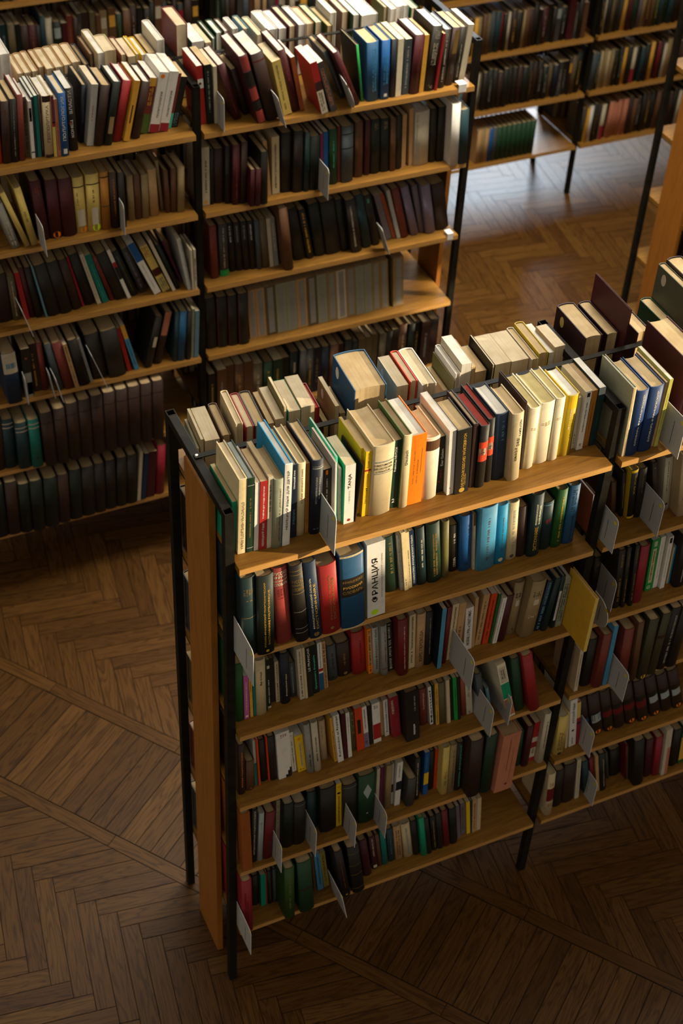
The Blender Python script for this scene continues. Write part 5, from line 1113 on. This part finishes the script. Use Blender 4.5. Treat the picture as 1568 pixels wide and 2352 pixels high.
for a in [
('N', 0, 0.2373, -0.0634, 0.1196, 0.14, 'grey card divider jutting from the near top shelf beside the navy hardback', 0.0, 'c'),
('N', 0, 1.1551, -0.0685, 0.1211, 0.14, "grey card divider on the near top shelf at the photo's right edge", 0.0, 'c'),
('N', 1, 0.0194, -0.1208, 0.1168, 0.13, 'grey card divider at the corner post on the near second shelf', 0.0, 'c'),
('N', 1, 1.0313, -0.0558, 0.1137, 0.16, 'grey card divider right behind the middle post on the near second shelf', 0.0, 'c'),
('N', 1, 1.175, -0.0449, 0.1157, 0.15, 'grey card divider between the black and dark brown books, near second shelf', 0.0, 'c'),
('N', 2, 0.6245, -0.1132, 0.1164, 0.15, 'grey card divider jutting in front of the white book with condensed capitals', 0.0, 'c'),
('N', 2, 1.114, -0.0078, 0.1133, 0.15, 'grey card divider beside the three gilt-lettered black volumes', 0.0, 'c'),
('N', 2, 1.1598, 0.0779, 0.1098, 0.12, 'grey card divider standing against the pale blue-grey spine', 0.0, 'c'),
('N', 3, 0.7423, -0.0693, 0.1129, 0.15, 'grey card divider left of the short steel-blue book', 0.0, 'c'),
('N', 3, 0.8087, -0.0524, 0.108, 0.15, 'grey card divider left of the box-like green and pink book', 0.0, 'c'),
('N', 3, 1.1514, -0.1023, 0.1165, 0.15, 'grey card divider on the near fourth shelf before brick-red volumes', 0.0, 'c'),
('N', 4, 0.1266, -0.0695, 0.1188, 0.14, 'grey card divider right of the dark red hardback, first on the fifth shelf', 0.0, 'c'),
('N', 4, 0.2339, -0.0584, 0.1201, 0.14, 'grey card divider between black hardbacks on the near fifth shelf', 0.0, 'c'),
('N', 4, 0.3472, -0.0727, 0.1142, 0.14, 'grey card divider just right of the narrow yellow spine', 0.0, 'c'),
('N', 4, 0.4387, -0.0774, 0.109, 0.14, 'grey card divider right of the pale diamond label book', 0.0, 'c'),
('N', 4, 1.1247, -0.0539, 0.1146, 0.14, 'grey card divider before the row of labelled dark brown volumes', 0.0, 'c'),
('N', 5, 0.0227, -0.1078, 0.1157, 0.13, 'grey card divider at the corner post on the near lowest shelf', 0.0, 'c'),
('N', 5, 0.3239, -0.1046, 0.1174, 0.101, 'bent-looking grey card divider left of the rusty gilt black book', -0.168, 'c'),
('N', 5, 1.1981, -0.04, 0.115, 0.14, 'grey card divider on the near lowest shelf, right of the middle post', 0.0, 'c'),
('M', 0, 0.702, 1.8203, 0.1118, 0.13, 'grey card divider near the second bookcase middle post, top shelf', 0.0, 'c'),
('M', 0, 0.8981, 1.7809, 0.1129, 0.065, 'tilted grey card divider left of the tattered straw-yellow book', -0.271, 'c'),
('M', 1, 0.0829, 1.7631, 0.1103, 0.083, 'tilted grey card divider left of the three maroon hardbacks', -0.045, 'c'),
('M', 1, 0.3502, 1.7976, 0.1105, 0.048, 'grey card divider right of the black hardback on the second bookcase', 0.002, 'c'),
('M', 2, 0.0124, 1.7722, 0.1184, 0.074, 'leaning grey card divider beside the red paperback, second bookcase', -0.252, 'c'),
('M', 3, -0.0252, 1.7965, 0.118, 0.034, 'grey card divider right of the white and navy thick book', -0.03, 'c'),
('M', 3, 0.0682, 1.7946, 0.113, 0.035, 'first of two close card dividers left of the slate-grey book', -0.124, 'c'),
('M', 3, 0.0875, 1.7641, 0.1091, 0.066, 'second of two close card dividers before the brick-red hardback', -0.183, 'c'),
('M', 3, 0.2505, 1.7741, 0.1765, 0.056, 'strongly tilted grey card divider before thick black books', -0.302, 'c'),
('M', 1, 1.05, 1.7673, 0.1147, 0.13, 'grey card divider before the purple and blue thin books, second bookcase', 0.0, 'c'),
('M', 2, 1.3177, 1.8002, 0.1184, 0.046, 'tilted grey card divider left of the grey-purple paperback', -0.31, 'c'),
('N', 2, 1.053, -0.075, 0.1, 0.075, 'round-ended grey card divider right of the large yellow book', 0.0, 'r'),
('M', 0, 1.154, 1.787, 0.12, 0.07, 'round-ended grey card divider at the foot of the leaning plum book', -0.35, 'r')]: card(*a)
def paper_tag(x, y, z, w, h, lab):
    bm = bmesh.new(); add_box(bm, 0, w, -.0008, 0, 0, h); add_box(bm, 0, w, -.0008, .03, h, h+.0008)
    o = mesh_obj('paper_tag', bm, M_TAG); o.location = (x, y, z); tag(o, lab, 'tag', 'white paper tags on shelf ends'); return o
mx1 = ORG['M'][0]+2
paper_tag(mx1-.068, my-.0282, ZB[0]+.006, .03, .028, "white paper tag on the right end of second bookcase's top shelf")
paper_tag(mx1-.050, my-.0282, ZB[2]+.006, .024, .026, "white paper tag on the right end of second bookcase's third shelf")
bm = bmesh.new(); add_box(bm, 0, .0028, 0, .115, 0, .168, 0, .0004)
o = mesh_obj('loose_cover_board', bm, cover('dbrown')); o.location = (.3262, .021, ZT[0]+.0005); o.rotation_euler = (0, .066, 0)
tag(o, 'loose dark brown cover board tilted in front of the yellow book', 'board')
